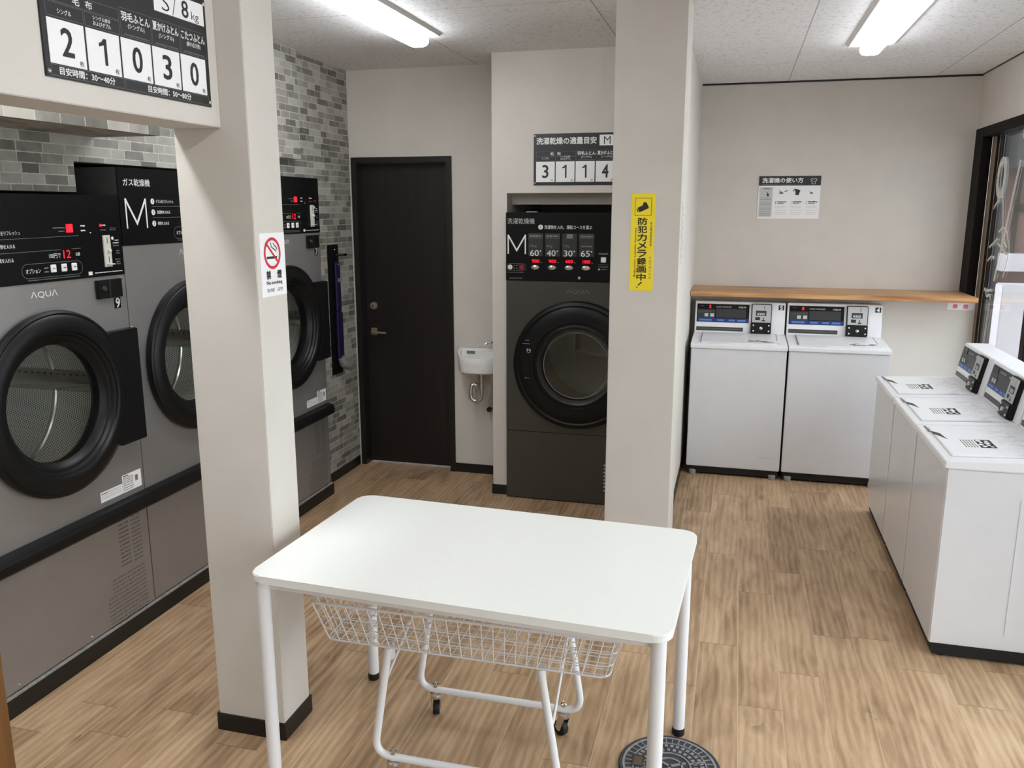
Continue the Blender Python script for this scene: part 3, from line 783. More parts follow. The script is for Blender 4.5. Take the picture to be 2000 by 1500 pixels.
# instruction poster over the shelf
r = thing('instruction_poster', 'washing machine instruction poster on the wall above the oak shelf', 'poster', (0.1235, YB, 1.635))
b = MB(MT['paper']); b.box(0, 0.404, -0.004, 0, 0, 0.286)
y = -0.0048
b.rect(0, 0.404, 0.222, 0.286, y, MT['signblack']); y = -0.0056
b.text('洗濯機の使い方', 0.021, 0.241, 0.268, 0.033, y, MT['whiteink'], 0.02)
b.scribble(0.020, 0.130, 0.231, 0.004, y, MT['greyink'], 0.2); b.scribble(0.140, 0.285, 0.231, 0.004, y, MT['greyink'], 0.4)
sh = [(0.338, 0.264), (0.349, 0.267), (0.357, 0.262), (0.366, 0.267), (0.378, 0.264), (0.376, 0.254), (0.370, 0.256), (0.368, 0.232), (0.346, 0.232), (0.345, 0.256), (0.339, 0.254)]
for i in range(len(sh)): b.line(sh[i], sh[(i + 1) % len(sh)], 0.0022, y, MT['whiteink'])
b.line((0.346, 0.246), (0.369, 0.246), 0.002, y, MT['whiteink'])
y = -0.0048
b.rect(0.007, 0.094, 0.012, 0.212, y, MT['lightgrey']); y = -0.0056
b.scribble(0.033, 0.083, 0.202, 0.008, y, MT['greyink'], 0.1)
b.disc(0.063, 0.160, 0.010, y, MT['ink'], 16, 0.8); b.line((0.055, 0.182), (0.063, 0.165), 0.004, y, MT['ink'])
for z in (0.140, 0.130, 0.112, 0.100, 0.092, 0.072, 0.064, 0.048, 0.036, 0.024): b.scribble(0.012, 0.086, z, 0.004, y, MT['greyink'], 0.4)
b.quad([(0.138, y, 0.166), (0.165, y, 0.166), (0.161, y, 0.180), (0.141, y, 0.184)], MT['greyink']); b.line((0.172, 0.180), (0.192, 0.190), 0.007, y, MT['greyink']); b.line((0.136, 0.196), (0.142, 0.182), 0.002, y, MT['greyink'])
b.quad([(0.245, y, 0.158), (0.265, y, 0.158), (0.275, y, 0.190), (0.240, y, 0.202)], MT['ink']); b.line((0.228, 0.184), (0.240, 0.198), 0.006, y, MT['ink'])
b.quad([(0.334, y, 0.166), (0.360, y, 0.166), (0.354, y, 0.178), (0.342, y, 0.180)], MT['greyink']); b.line((0.325, 0.188), (0.342, 0.180), 0.003, y, MT['lightgrey'])
for n, x in (('1', 0.116), ('2', 0.216), ('3', 0.317)):
    b.text(n, x, 0.096, 0.005, 0.022, y, MT['greyink'])
    b.scribble(x + 0.014, x + 0.072, 0.113, 0.008, y, MT['ink'], 0.15); b.scribble(x + 0.014, x + 0.056, 0.102, 0.006, y, MT['greyink'], 0.15)
    for z in (0.082, 0.074, 0.056, 0.040, 0.030): b.scribble(x, x + 0.07, z, 0.003, y, MT['lightgrey'], 0.4)
b.build('poster_sheet', r, smooth=False)

# 禁煙 strip on the low wall
r = thing('no_smoking_strip', 'small white strip with pink lettering under the shelf end', 'sign', (1.338, 5.95, 1.061))
b = MB(MT['paper']); b.box(0, 0.158, -0.0015, 0, 0, 0.045); b.text('禁', 0.030, 0.009, 0.029, 0.027, -0.0022, MT['pink'], 0.02); b.text('煙', 0.092, 0.009, 0.029, 0.027, -0.0022, MT['pink'], 0.02); b.build('sticker', r, smooth=False)

# white notice on the side of the right column
r = thing('side_notice', 'pale notice with small dark marks on the side of the right column', 'sign', (-0.229, 3.62, 1.47), PI / 2)
b = MB(MT['wall']); b.box(0, 0.11, -0.0015, 0, 0, 0.26)
zz = 0.235
for k in range(8):
    b.scribble(0.044, 0.064, zz, 0.012, -0.0022, MT['ink'], 0.3); zz -= 0.029
b.build('notice_sheet', r, smooth=False)

# wall holder beside the door, with the dark purple tube
r = thing('wall_holder', 'tall narrow black wall holder with dark purple tube beside the door', 'holder', (XB, 4.672, 0.680), PI / 2)
b = MB(MT['black']); b.box(0, 0.130, -0.012, 0, 0, 0.806, bev=0.002)
for z in (0.775, 0.49): b.lathe([(0, -0.016), (0.004, -0.015), (0.006, -0.012)], (0.080, 0, z), 'y', 12, MT['bright'])
b.build('back_plate', r)
b = MB(MT['purple']); b.box(0.048, 0.122, -0.034, -0.010, 0.07, 0.40, bev=0.010, seg=3); b.box(0.054, 0.116, -0.031, -0.010, 0.39, 0.705, bev=0.010, seg=3); b.rect(0.066, 0.104, 0.575, 0.600, -0.0315, MT['greyplastic']); b.lathe([(0, -0.037), (0.005, -0.036), (0.006, -0.030)], (0.086, 0, 0.685), 'y', 12, MT['bright']); b.build('tube', r)
b = MB(MT['black']); b.tube([(0.10, -0.012, 0.742), (0.115, -0.05, 0.742), (0.150, -0.055, 0.742)], 0.008, 10); b.build('hook', r)
b = MB(MT['greyplastic']); b.tube([(0.070, -0.030, 0.105), (0.085, -0.045, 0.065), (0.115, -0.060, 0.045), (0.160, -0.070, 0.058)], [0.026, 0.034, 0.030, 0.016], 14); b.build('nozzle', r)


# ------------------------------------------------------------------ gas dryers
def dryer(num, yc, dz, label, logo, title):
    """canonical frame: front at y=0 facing -y, right = +x; stands on z=0"""
    r = thing('gas_dryer', label, 'dryer', (-2.310, yc, 0), PI / 2, 'row of coin gas dryers')
    W = 0.403
    TZ = 1.749 + dz; PZ = 1.451 + dz        # top and lower edge of the control panel
    DZ = 1.020 + dz * 0.45                  # door centre
    FB = 0.56                               # lower edge of the front panel
    b = MB(MT['darksteel'])
    b.box(-W, -W + 0.01, 0.052, 0.75, 0, TZ); b.box(W - 0.01, W, 0.052, 0.75, 0, TZ); b.box(-W + 0.01, W - 0.01, 0.052, 0.75, TZ - 0.012, TZ); b.box(-W + 0.01, W - 0.01, 0.74, 0.75, 0, TZ - 0.012)
    b.box(-W, W, 0.001, 0.052, PZ + 0.002, TZ)
    b.build('cabinet', r, smooth=False)
    b = MB(MT['steel']); b.plate_hole(-W, W, FB, PZ, 0, DZ, 0.285, 0, 0.052)
    b.text(logo, -0.060, 1.398 + dz, 0.118, 0.025, -0.0008, MT['logo'], 0.0)
    b.build('front_panel', r)
    b = MB(MT['steel']); b.box(-W, W, 0, 0.050, 0.079, 0.498, bev=0.001)
    random.seed(num)
    for z in [0.488 - 0.017 * k for k in range(12)]:
        b.scribble(0.232, 0.290, z, 0.006, -0.0008, MT['printdark'], 0.5); b.scribble(0.305, 0.358, z - 0.004, 0.005, -0.0008, MT['printdark'], 0.5)
    for z in [0.262 - 0.017 * k for k in range(13)]:
        b.scribble(0.145 + (0.03 if z > 0.2 else 0), 0.365, z, 0.005, -0.0008, MT['printdark'], 0.8)
    b.build('kick_panel', r, smooth=False)
    for x, z in ((-0.005, 0.486), (-0.30, 0.095), (0.04, 0.095), (0.34, 0.095)):
        b = MB(MT['bright']); b.lathe([(0, -0.004), (0.003, -0.003), (0.004, 0)], (x, 0, z), 'y', 10); b.build('screw', r)
    for z in (PZ - 0.012, PZ - 0.32):
        b = MB(MT['bright']); b.lathe([(0, -0.005), (0.004, -0.004), (0.005, 0)], ((W - 0.012) if z > PZ - 0.1 else (-W + 0.012), 0, z), 'y', 12); b.build('screw', r)
    b = MB(MT['black'])
    b.prism([(0.02, 0.498), (-0.030, 0.503), (-0.044, 0.515), (-0.046, 0.545), (-0.036, 0.563), (0.0, 0.570), (0.02, 0.570)], 'x', -W - 0.001, W + 0.001); b.build('bumper_rail', r)
    # door: black moulded ring, glass, drum behind it
    b = MB(MT['black'])
    b.lathe([(0.278, 0.02), (0.330, 0.0), (0.335, -0.018), (0.332, -0.029), (0.325, -0.033), (0.319, -0.031), (0.316, -0.034), (0.292, -0.041), (0.268, -0.043), (0.262, -0.040), (0.258, -0.032), (0.250, -0.030), (0.244, -0.020), (0.234, -0.018), (0.228, -0.008), (0.2125, 0.004), (0.210, 0.03), (0.220, 0.05)], (0, 0, DZ), 'y', 72, cap=False)
    door = b.build('door_ring', r)
    b = MB(MT['doorglass']); b.lathe([(0.0, -0.004), (0.10, -0.002), (0.2135, 0.006), (0.2135, 0.010), (0.10, 0.003), (0.0, 0.001)], (0, 0, DZ), 'y', 48, cap=False); b.build('door_glass', door)
    b = MB(MT['black']); b.prism([(0.262, DZ - 0.225), (0.4045, DZ - 0.225), (0.4045, DZ + 0.222), (0.262, DZ + 0.222), (0.235, DZ + 0.205), (0.262, DZ + 0.1), (0.272, DZ), (0.262, DZ - 0.1), (0.235, DZ - 0.205)], 'y', -0.0375, 0.0, bev=0.003)
    b.build('hinge_cover', door)
    b = MB(MT['drum'])
    b.M = Matrix.Identity(4)
    b.lathe([(0.285, 0.055), (0.335, 0.075), (0.335, 0.60)], (0, 0, 0), 'y', 72, cap=False)
    b.lathe([(0.335, 0.60), (0.0001, 0.60)], (0, 0, 0), 'y', 72, cap=False)
    b.lathe([(0.3345, 0.315), (0.330, 0.320), (0.330, 0.330), (0.3345, 0.335)], (0, 0, 0), 'y', 72, MT['bright'], cap=False)
    dr = b.build('drum', r); dr.location = (0, 0, DZ)
    for k, a in enumerate((0.02, PI * 2 / 3, PI * 4 / 3)):
        b = MB(MT['bright']); ca, sa = math.cos(a), math.sin(a)
        b.M = Matrix.Rotation(-a, 4, 'Y')
        b.prism([(0.332, -0.045), (0.300, -0.018), (0.292, 0.0), (0.300, 0.018), (0.332, 0.045)], 'y', 0.08, 0.59)
        for j in range(16): b.lathe([(0.0045, -0.0012), (0.0001, -0.0012)], (0.3125, 0.10 + j * 0.031, 0.0335), 'z', 8, MT['rubber'], cap=False)
        b.build('drum_lifter', dr)
    # control panel and what is printed on it
    wi, gi = MT['whiteink'], MT['dimink']; y = -0.0035
    b = MB(MT['panelblack']); b.box(-W, W, -0.003, 0.001, PZ, TZ + 0.001, bev=0.0008)
    Z = PZ
    if title:
        b.text('ガス乾燥機', -0.373, Z + 0.229, 0.156, 0.028, y, wi, 0.004)
        b.big_m(-0.372, -0.248, Z + 0.066, Z + 0.182, Z + 0.076, 0.0075, y, wi)
    for n, s, z, xw in (('1', 'ドラムをリフレッシュ', 0.171, 0.108), ('2', '洗濯物を入れる', 0.128, 0.082), ('3', '硬貨を入れる', 0.083, 0.07)):
        if not title: xw *= 1.0
        b.disc(-0.209, Z + z, 0.0115, y, wi, 24); b.text(n, -0.209, Z + z - 0.006, None, 0.012, y - 0.0006, MT['panelblack'], 0.01, 'c')
        b.text(s, -0.186, Z + z - 0.007, xw if num != 9 else xw, 0.014, y, wi, 0.004)
    b.line((-0.215, Z + 0.1505), (0.182, Z + 0.1545), 0.0013, y, gi); b.line((-0.215, Z + 0.1055), (0.186, Z + 0.1095), 0.0013, y, gi)
    b.scribble(0.065, 0.120, Z + 0.184, 0.004, y, gi, 0.1); b.scribble(0.090, 0.118, Z + 0.172, 0.004, y, gi, 0.2)
    for x, z in ((0.195, 0.189), (0.195, 0.172)): b.scribble(x, x + 0.022, Z + z, 0.006, y, wi, 0.1)
    b.rect(0.238, 0.245, Z + 0.162, Z + 0.165, y, wi)
    b.disc(0.297, Z + 0.189, 0.005, y, MT['redlit'], 12, 1.6); b.scribble(0.305, 0.322, Z + 0.189, 0.006, y, wi, 0.1); b.scribble(0.292, 0.322, Z + 0.172, 0.004, y, gi, 0.5)
    b.scribble(0.342, 0.374, Z + 0.178, 0.003, y, gi, 0.4); b.scribble(0.342, 0.374, Z + 0.171, 0.003, y, gi, 0.4)
    b.text('100円で', 0.036, Z + 0.080, 0.052, 0.017, y, wi, 0.0); b.text('分間', 0.158, Z + 0.083, 0.020, 0.012, y, wi, 0.004)
    b.pill(-0.088, 0.186, Z + 0.018, Z + 0.066, 0.0013, y, gi); b.text('オプション', -0.071, Z + 0.034, 0.063, 0.016, y, wi, 0.004)
    b.scribble(0.008, 0.026, Z + 0.049, 0.006, y, gi, 0.1); b.scribble(0.008, 0.026, Z + 0.036, 0.006, y, gi, 0.1)
    b.scribble(-0.066, 0.170, Z + 0.011, 0.003, y, gi, 0.3); b.rect(0.212, 0.232, Z + 0.009, Z + 0.022, y, wi); b.scribble(0.244, 0.390, Z + 0.015, 0.004, y, wi, 0.25)
    b.disc(0.352, Z + 0.140, 0.0065, y, wi, 16)
    for z, x0 in ((0.132, 0.362), (0.122, 0.352), (0.112, 0.352), (0.092, 0.366), (0.083, 0.366), (0.060, 0.357), (0.050, 0.362), (0.042, 0.362)): b.scribble(x0, 0.384, Z + z, 0.004, y, wi if z > 0.12 else gi, 0.2)
    cp = b.build('control_panel', r, smooth=False)
    b = MB(MT['redlit']); b.box(0.126, 0.157, -0.0048, -0.002, Z + 0.167, Z + 0.196, bev=0.001); b.build('indicator_lamp', cp, smooth=False)
    b = MB(MT['panelblack']); b.box(0.092, 0.142, -0.0040, -0.002, Z + 0.072, Z + 0.110); b.text('12', 0.100, Z + 0.078, 0.034, 0.028, -0.0046, MT['redlit']); b.build('minute_display', cp, smooth=False)
    for x in (0.048, 0.097, 0.145):
        b = MB(MT['paper']); b.box(x - 0.012, x + 0.012, -0.007, -0.002, Z + 0.032, Z + 0.059, bev=0.0015); b.scribble(x - 0.006, x + 0.007, Z + 0.046, 0.005, -0.0076, MT['greyink'], 0.2); b.build('button', cp, smooth=False)
    b = MB(MT['coinplate'], MT['ink']); b.box(0.299, 0.336, -0.008, -0.002, Z + 0.034, Z + 0.152, bev=0.001)
    b.rect(0.316, 0.319, Z + 0.122, Z + 0.143, -0.0086, MT['ink']); b.lathe([(0, -0.020), (0.006, -0.018), (0.008, -0.008)], (0.321, 0, Z + 0.094), 'y', 14); b.rect(0.318, 0.321, Z + 0.050, Z + 0.072, -0.0086, MT['ink']); b.box(0.304, 0.336, -0.020, -0.006, Z + 0.042, Z + 0.046)
    b.build('coin_slot', cp)
    # lock box, number plate, rating labels
    b = MB(MT['black']); b.box(0.240, 0.370, -0.014, 0.001, PZ - 0.083, PZ - 0.013, bev=0.002); b.box(0.300, 0.303, -0.0155, -0.013, PZ - 0.080, PZ - 0.016, MT['gasket']); b.lathe([(0.008, -0.022), (0.010, -0.014)], (0.270, 0, PZ - 0.045), 'y', 16, MT['gasket']); b.build('lock_box', r, smooth=False)
    b = MB(MT['panelblack']); b.box(0.331, 0.368, -0.0155, 0.0, PZ - 0.128, PZ - 0.085) if False else b.box(0.333, 0.366, -0.0022, 0.001, PZ - 0.127, PZ - 0.086); b.text(str(num), 0.3495, PZ - 0.124, None, 0.036, -0.0028, MT['whiteink'], 0.02, 'c'); b.build('number_plate', r, smooth=False)
    b = MB(MT['paper']); b.box(0.158, 0.278, -0.0012, 0.001, 0.592, 0.633)
    for z in (0.625, 0.616, 0.607): b.scribble(0.165, 0.270, z, 0.004, -0.0018, MT['lightgrey'], 0.5)
    b.scribble(0.163, 0.200, 0.625, 0.005, -0.0018, MT['greyink'], 0.3); b.build('rating_label', r, smooth=False)
    b = MB(MT['paper']); b.box(0.280, 0.388, -0.0014, 0.001, 0.592, 0.663); b.frame(0.286, 0.338, 0.600, 0.652, 0.002, -0.002, MT['greyink'])
    for z in (0.645, 0.637, 0.629, 0.620, 0.610): b.scribble(0.290, 0.334, z, 0.004, -0.002, MT['greyink'], 0.3)
    b.scribble(0.285, 0.315, 0.658, 0.005, -0.002, MT['ink'], 0.1); b.rect(0.352, 0.368, 0.622, 0.646, -0.002, MT['greyink']); b.build('rating_label', r, smooth=False)
    return r


dryer(9, 2.385, 0.0, 'grey gas dryer numbered 9, nearest at the left edge', 'ΛQUΛ', False)
dryer(8, 3.195, 0.108, 'grey gas dryer with large white M, half behind the left column', 'ΛQUΛ', True)
dryer(7, 4.005, 0.118, 'grey gas dryer numbered 7, between left column and dark door', 'ΛQUΛ', True)


# ------------------------------------------------------------------ built-in washer-dryer
r = thing('washer_dryer', 'dark bronze washer-dryer with round black door built into a niche', 'washer-dryer', (-0.85, 4.630, 0))
W = 0.415
b = MB(MT['bronze'])
b.box(-W, -W + 0.01, 0.04, 0.80, 0.004, 1.665); b.box(W - 0.01, W, 0.04, 0.80, 0.004, 1.665); b.box(-W + 0.01, W - 0.01, 0.79, 0.80, 0.004, 1.665); b.box(-W + 0.01, W - 0.01, 0.04, 0.79, 1.655, 1.665)
b.build('cabinet', r, smooth=False)
b = MB(MT['bronze']); b.plate_hole(-W, W, 0.420, 1.300, 0, 0.825, 0.30, 0, 0.04)
b.text('ΛQUΛ', -0.068, 1.232, 0.136, 0.024, -0.0008, MT['logodim']); b.build('front_panel', r)
b = MB(MT['bronze']); b.box(-W, W, 0.001, 0.04, 0.006, 0.4165, bev=0.001)
random.seed(3)
for k in range(8): b.scribble(W - 0.245, W - 0.225, 0.245 - k * 0.022, 0.012, -0.0002, MT['lightgrey'], 0.6)
b.build('kick_panel', r, smooth=False)
b = MB(MT['black'])
b.lathe([(0.29, 0.02), (0.366, 0.0), (0.370, -0.012), (0.362, -0.026), (0.345, -0.032), (0.336, -0.027), (0.330, -0.031), (0.290, -0.035), (0.248, -0.036), (0.244, -0.030), (0.236, -0.030), (0.226, -0.034)], (0, 0, 0.825), 'y', 72, cap=False)
b.lathe([(0.226, -0.034), (0.222, -0.030), (0.212, -0.018), (0.205, 0.0)], (0, 0, 0.825), 'y', 72, MT['gasket'], cap=False)
b.lathe([(0.205, 0.0), (0.204, 0.03), (0.24, 0.10)], (0, 0, 0.825), 'y', 72, MT['black'], cap=False)
y = -0.0362
for z, wv in ((0.965, 0.010), (0.945, 0.024)): b.scribble(-0.285 - wv, -0.275 + wv / 3, z, 0.003, y, MT['whiteink'], 0.5)
b.ringflat(-0.272, 0.905, 0.010, 0.012, y - 0.001, MT['whiteink'], 16); b.line((-0.285, 0.918), (-0.275, 0.905), 0.003, y - 0.001, MT['whiteink']); b.line((-0.262, 0.915), (-0.27, 0.905), 0.003, y - 0.001, MT['whiteink'])
b.line((-0.285, 0.752), (-0.285, 0.80), 0.001, y, MT['greyink']); b.scribble(-0.295, -0.270, 0.745, 0.003, y, MT['whiteink'], 0.5)
door = b.build('door_ring', r)
b = MB(MT['smoke']); b.lathe([(0.0, -0.012), (0.08, -0.011), (0.16, -0.007), (0.206, 0.0)], (0, 0, 0.825), 'y', 48, cap=False); b.build('door_glass', door)
b = MB(MT['greyplastic']); b.lathe([(0.1875, -0.0128), (0.190, -0.0148), (0.1925, -0.0115)], (0, 0, 0.825), 'y', 64, cap=False); b.build('glass_rim', door)
b = MB(MT['black']); b.box(-0.307, -0.262, -0.046, -0.030, 0.760, 0.870, bev=0.006); b.build('door_handle', door)
b = MB(MT['coinplate']); b.lathe([(0.26, 0.10), (0.30, 0.12), (0.30, 0.60)], (0, 0, 0), 'y', 64, cap=False); b.lathe([(0.30, 0.60), (0.0001, 0.60)], (0, 0, 0), 'y', 64, cap=False)
dr = b.build('drum', r); dr.location = (0, 0, 0.825)
wi, gi = MT['whiteink'], MT['dimink']
b = MB(MT['panelblack']); b.box(-W - 0.001, W + 0.001, -0.003, 0.06, 1.301, 1.681, bev=0.0008); y = -0.0036
b.text('洗濯乾燥機', -0.406, 1.618, 0.156, 0.031, y, MT['lightgrey'], -0.004)
b.disc(-0.215, 1.601, 0.0135, y, wi); b.text('2', -0.215, 1.594, None, 0.014, y - 0.0006, MT['panelblack'], 0.01, 'c')
b.text('洗濯物を入れ、運転コースを選ぶ', -0.193, 1.590, 0.268, 0.021, y, wi, 0.006)
b.big_m(-0.406, -0.299, 1.451, 1.558, 1.462, 0.0072, y, wi)
for i, (kg, tm, price) in enumerate((('10kg', '60', '900'), ('4kg', '40', '900'), ('11kg', '30', '600'), ('', '65', '1000'))):
    x = -0.2845 + i * 0.0965
    b.rect(x, x + 0.083, 1.440, 1.566, y, MT['dimprint'])
    if i != 2: b.frame(x + 0.002, x + 0.081, 1.539, 1.564, 0.0012, y - 0.0006, gi); b.scribble(x + 0.008, x + 0.075, 1.551, 0.013, y - 0.0006, gi, 0.2)
    else: b.rect(x + 0.025, x + 0.06, 1.539, 1.564, y - 0.0006, gi)
    if kg: b.text(kg, x + 0.006, 1.487, 0.042 if i == 0 else 0.036, 0.018, y - 0.0006, gi)
    else: b.scribble(x + 0.01, x + 0.074, 1.497, 0.008, y - 0.0006, gi, 0.2)
    b.text(tm, x + 0.010, 1.441, 0.050, 0.033, y - 0.0006, wi, 0.004); b.disc(x + 0.069, 1.469, 0.0042, y - 0.0006, wi, 10)
    b.scribble(x + 0.066, x + 0.078, 1.406, 0.006, y, gi, 0.1)
b.pill(-0.410, -0.298, 1.357, 1.397, 0.0014, y, gi); b.disc(-0.391, 1.377, 0.0135, y, wi); b.text('1', -0.391, 1.370, None, 0.014, y - 0.0006, MT['panelblack'], 0.0, 'c')
for x in (-0.368, -0.352): b.disc(x, 1.370, 0.004, y, gi, 8); b.scribble(x - 0.004, x + 0.006, 1.386, 0.005, y, gi, 0.3)
b.rect(-0.340, -0.309, 1.361, 1.394, y, plain('dark_red_print', (84, 18, 22), 0.4)); b.ringflat(-0.323, 1.378, 0.006, 0.010, y - 0.0006, MT['red'], 16)
b.scribble(-0.405, -0.312, 1.347, 0.003, y, gi, 0.3); b.scribble(-0.395, -0.322, 1.315, 0.006, y, gi, 0.3)
b.scribble(0.115, 0.168, 1.458, 0.009, y, gi, 0.1); b.scribble(0.115, 0.168, 1.398, 0.003, y, gi, 0.3); b.scribble(0.115, 0.168, 1.386, 0.006, y, gi, 0.5); b.disc(0.118, 1.372, 0.005, y, wi, 10); b.scribble(0.128, 0.165, 1.372, 0.006, y, gi, 0.4)
b.box(-0.30, -0.24, 0.01, 0.05, 1.681, 1.688, MT['greyplastic'])
cp = b.build('control_panel', r, smooth=False)
for i, price in enumerate(('900', '900', '600', '1000')):
    x = -0.265 + i * 0.0965
    b = MB(MT['panelblack']); b.box(x, x + 0.050, -0.0042, -0.002, 1.400, 1.425); b.text(price, x + 0.002, 1.404, 0.042, 0.018, -0.0048, MT['redlit'], 0.004); b.build('price_display', cp, smooth=False)
    b = MB(MT['bright']); x = -0.245 + i * 0.0965
    b.lathe([(0.024, -0.002), (0.025, -0.008), (0.020, -0.013), (0.010, -0.015), (0.0001, -0.015)], (0, 0, 0), 'y', 24, cap=False)
    o = b.build('button', cp); o.location = (x, 0, 1.3775); o.scale = (1, 1, 0.58)
b = MB(MT['paper']); b.box(0.126, 0.158, -0.006, -0.002, 1.409, 1.441, bev=0.002); b.build('button', cp, smooth=False)
b = MB(MT['bright']); b.lathe([(0, -0.008), (0.008, -0.007), (0.010, -0.002)], (0.008, 0, 1.323), 'y', 18); b.build('panel_lock', cp)


# ------------------------------------------------------------------ top loading washers
def washer(num, label, loc, rz, W, LZ, group):
    """canonical frame: front at y=0 facing -y; LZ = height of the front lid edge"""
    r = thing('top_loading_washer', label, 'washing machine', loc, rz, group)
    h = W / 2 - 0.002; ty = 0.392; CB = LZ + 0.018; CT = CB + 0.203 if num in (4, 5) else CB + 0.182
    random.seed(num)
    b = MB(MT['whiteside']); b.box(-h + 0.004, h - 0.004, 0.006, 0.56, 0.058, LZ - 0.030, bev=0.004)
    if rz < 0:      # pressed ribs on the side panel
        for yy in (0.26, 0.335): b.box(h - 0.006, h - 0.002, yy, yy + 0.008, 0.12, LZ - 0.13, bev=0.0012)
    if num == 5: b.scribble(0.165, 0.245, 0.142, 0.010, 0.0052, MT['lightgrey'], 1.2)
    b.build('cabinet', r)
    b = MB(MT['rubber']); b.box(-h + 0.012, h - 0.012, 0.022, 0.55, 0.012, 0.059); b.build('plinth', r, smooth=False)
    for x in (-h + 0.045, h - 0.045):
        for yy in (0.030, 0.52):
            b = MB(MT['feet'] if yy < 0.1 and rz == 0 else MT['rubber']); yf = yy - 0.012 if rz == 0 else yy + 0.03; b.lathe([(0.020, 0.0), (0.022, 0.006), (0.022, 0.026), (0.016, 0.030)], (x, yf, 0), 'z', 16); b.build('foot', r)
    # top deck, sloping up a little towards the console
    b = MB(MT['white']); b.prism([(-0.004, LZ - 0.029), (-0.004, LZ - 0.004), (0.002, LZ), (ty + 0.02, CB), (0.565, CB), (0.565, LZ - 0.029)], 'x', -h, h, bev=0.003); top = b.build('top_deck', r)
    sl = (CB - LZ) / (ty + 0.018)
    b = MB(MT['scumlid'] if rz < 0 else MT['white'])
    M = Matrix(((1, 0, 0, 0), (0, 1, 0, 0), (0, sl, 1, LZ), (0, 0, 0, 1))); b.M = M
    b.box(-h + 0.060, h - 0.060, 0.030, ty - 0.016, 0.000, 0.0060, bev=0.002)
    b.box(-h + 0.066, h - 0.066, 0.036, ty - 0.05, 0.0060, 0.0066)
    if rz == 0:
        for x in (-h + 0.058, h - 0.061): b.box(x, x + 0.003, 0.06, ty - 0.03, 0.0, 0.0066, MT['greyink'])
        b.box(-h + 0.058, h - 0.058, ty - 0.020, ty - 0.017, 0.0, 0.0064, MT['greyink'])
    lid = b.build('lid', top)
    b = MB(MT['paper']); b.M = M
    z = 0.0072; sx = -0.015 if rz < 0 else 0.05; sy = 0.098 if rz < 0 else 0.06
    pl, pd = (0.125, 0.116) if rz < 0 else (0.20, 0.085)
    b.quad([(sx, sy, z), (sx + pl, sy, z), (sx + pl, sy + pd, z), (sx, sy + pd, z)], MT['paper'])
    # notice: grey lines of small print beside a black field with pale patches
    if rz < 0:
        for k in range(5):
            for j in range(4): b.quad([(sx + 0.006 + j * 0.029, sy + 0.006 + k * 0.010, z + 0.0004), (sx + 0.030 + j * 0.029, sy + 0.006 + k * 0.010, z + 0.0004), (sx + 0.030 + j * 0.029, sy + 0.011 + k * 0.010, z + 0.0004), (sx + 0.006 + j * 0.029, sy + 0.011 + k * 0.010, z + 0.0004)], MT['greyink'])
        b.quad([(sx + 0.003, sy + 0.058, z + 0.0004), (sx + 0.122, sy + 0.058, z + 0.0004), (sx + 0.122, sy + 0.114, z + 0.0004), (sx + 0.003, sy + 0.114, z + 0.0004)], MT['ink'])
        for j, (u, v, k) in enumerate(((0.020, 0.070, 1.2), (0.045, 0.074, .8), (0.075, 0.068, 1.1), (0.102, 0.075, 1.0), (0.024, 0.097, .9), (0.052, 0.094, 1.3), (0.082, 0.092, 1.0), (0.106, 0.100, .8))):
            b.M = M @ Matrix.Translation((sx + u, sy + v, z + 0.0008)) @ Matrix.Rotation(PI / 2, 4, 'X')
            b.disc(0, 0, 0.0085 * k, 0, MT['paper'], 7, 1.3)
        b.M = M
    else:
        for j in range(9):
            u, v = random.uniform(0.01, 0.16), random.uniform(0.01, 0.06)
            b.quad([(sx + u, sy + v, z + 0.0004), (sx + u + 0.035, sy + v, z + 0.0004), (sx + u + 0.03, sy + v + 0.018, z + 0.0004), (sx + u - 0.005, sy + v + 0.018, z + 0.0004)], MT['greyink'] if j % 2 else MT['ink'])
    b.build('lid_notice', lid, smooth=False)
    b = MB(MT['gasket']); b.M = M      # finger notch and the thin print strip left of it
    b.prism([(-h + 0.135, 0.028), (-h + 0.180, 0.030), (-h + 0.262, 0.064), (-h + 0.17, 0.054)] if rz < 0 else [(-h + 0.10, 0.026), (-h + 0.235, 0.026), (-h + 0.215, 0.036), (-h + 0.12, 0.036)], 'z', 0.004, 0.0072, MT['gasket'] if rz < 0 else MT['white'])
    b.build('lid_handle', lid, smooth=False)
    if rz < 0:
        b = MB(MT['lightgrey']); b.M = M; b.box(-h + 0.025, -h + 0.125, 0.020, 0.029, 0.0, 0.0015, MT['greyink']); b.build('print_strip', top, smooth=False)
    # console
    lean = 0.036
    b = MB(MT['white']); b.prism([(ty, CB - 0.002), (ty + lean, CT), (ty + lean + 0.006, CT + 0.004), (0.545, CT + 0.004), (0.558, CT - 0.006), (0.558, CB - 0.002)], 'x', -h + 0.002, h - 0.006, bev=0.003)
    con = b.build('console', r)
    # fittings live on the leaning face: x along, z up the slope
    cw = 2 * h - 0.008; ch = CT - CB; a = math.atan2(lean, ch); cl = math.hypot(lean, ch)
    F = Matrix.Translation((-h + 0.002, ty, CB)) @ Matrix.Rotation(-a, 4, 'X')
    fx = lambda f: f * cw
    fz = lambda f: (1 - f) * cl
    b = MB(MT['panelblack']); b.M = F
    b.box(fx(0.02), fx(0.605), -0.003, 0.002, fz(0.66), fz(0.065), bev=0.001); y = -0.0036
    b.rect(fx(0.022), fx(0.60), fz(0.655), fz(0.53), y, MT['blue'])
    for x0, x1 in ((0.05, 0.19), (0.25, 0.33), (0.38, 0.45), (0.48, 0.57)): b.rect(fx(x0), fx(x1), fz(0.62), fz(0.565), y - 0.0005, MT['lightblue'])
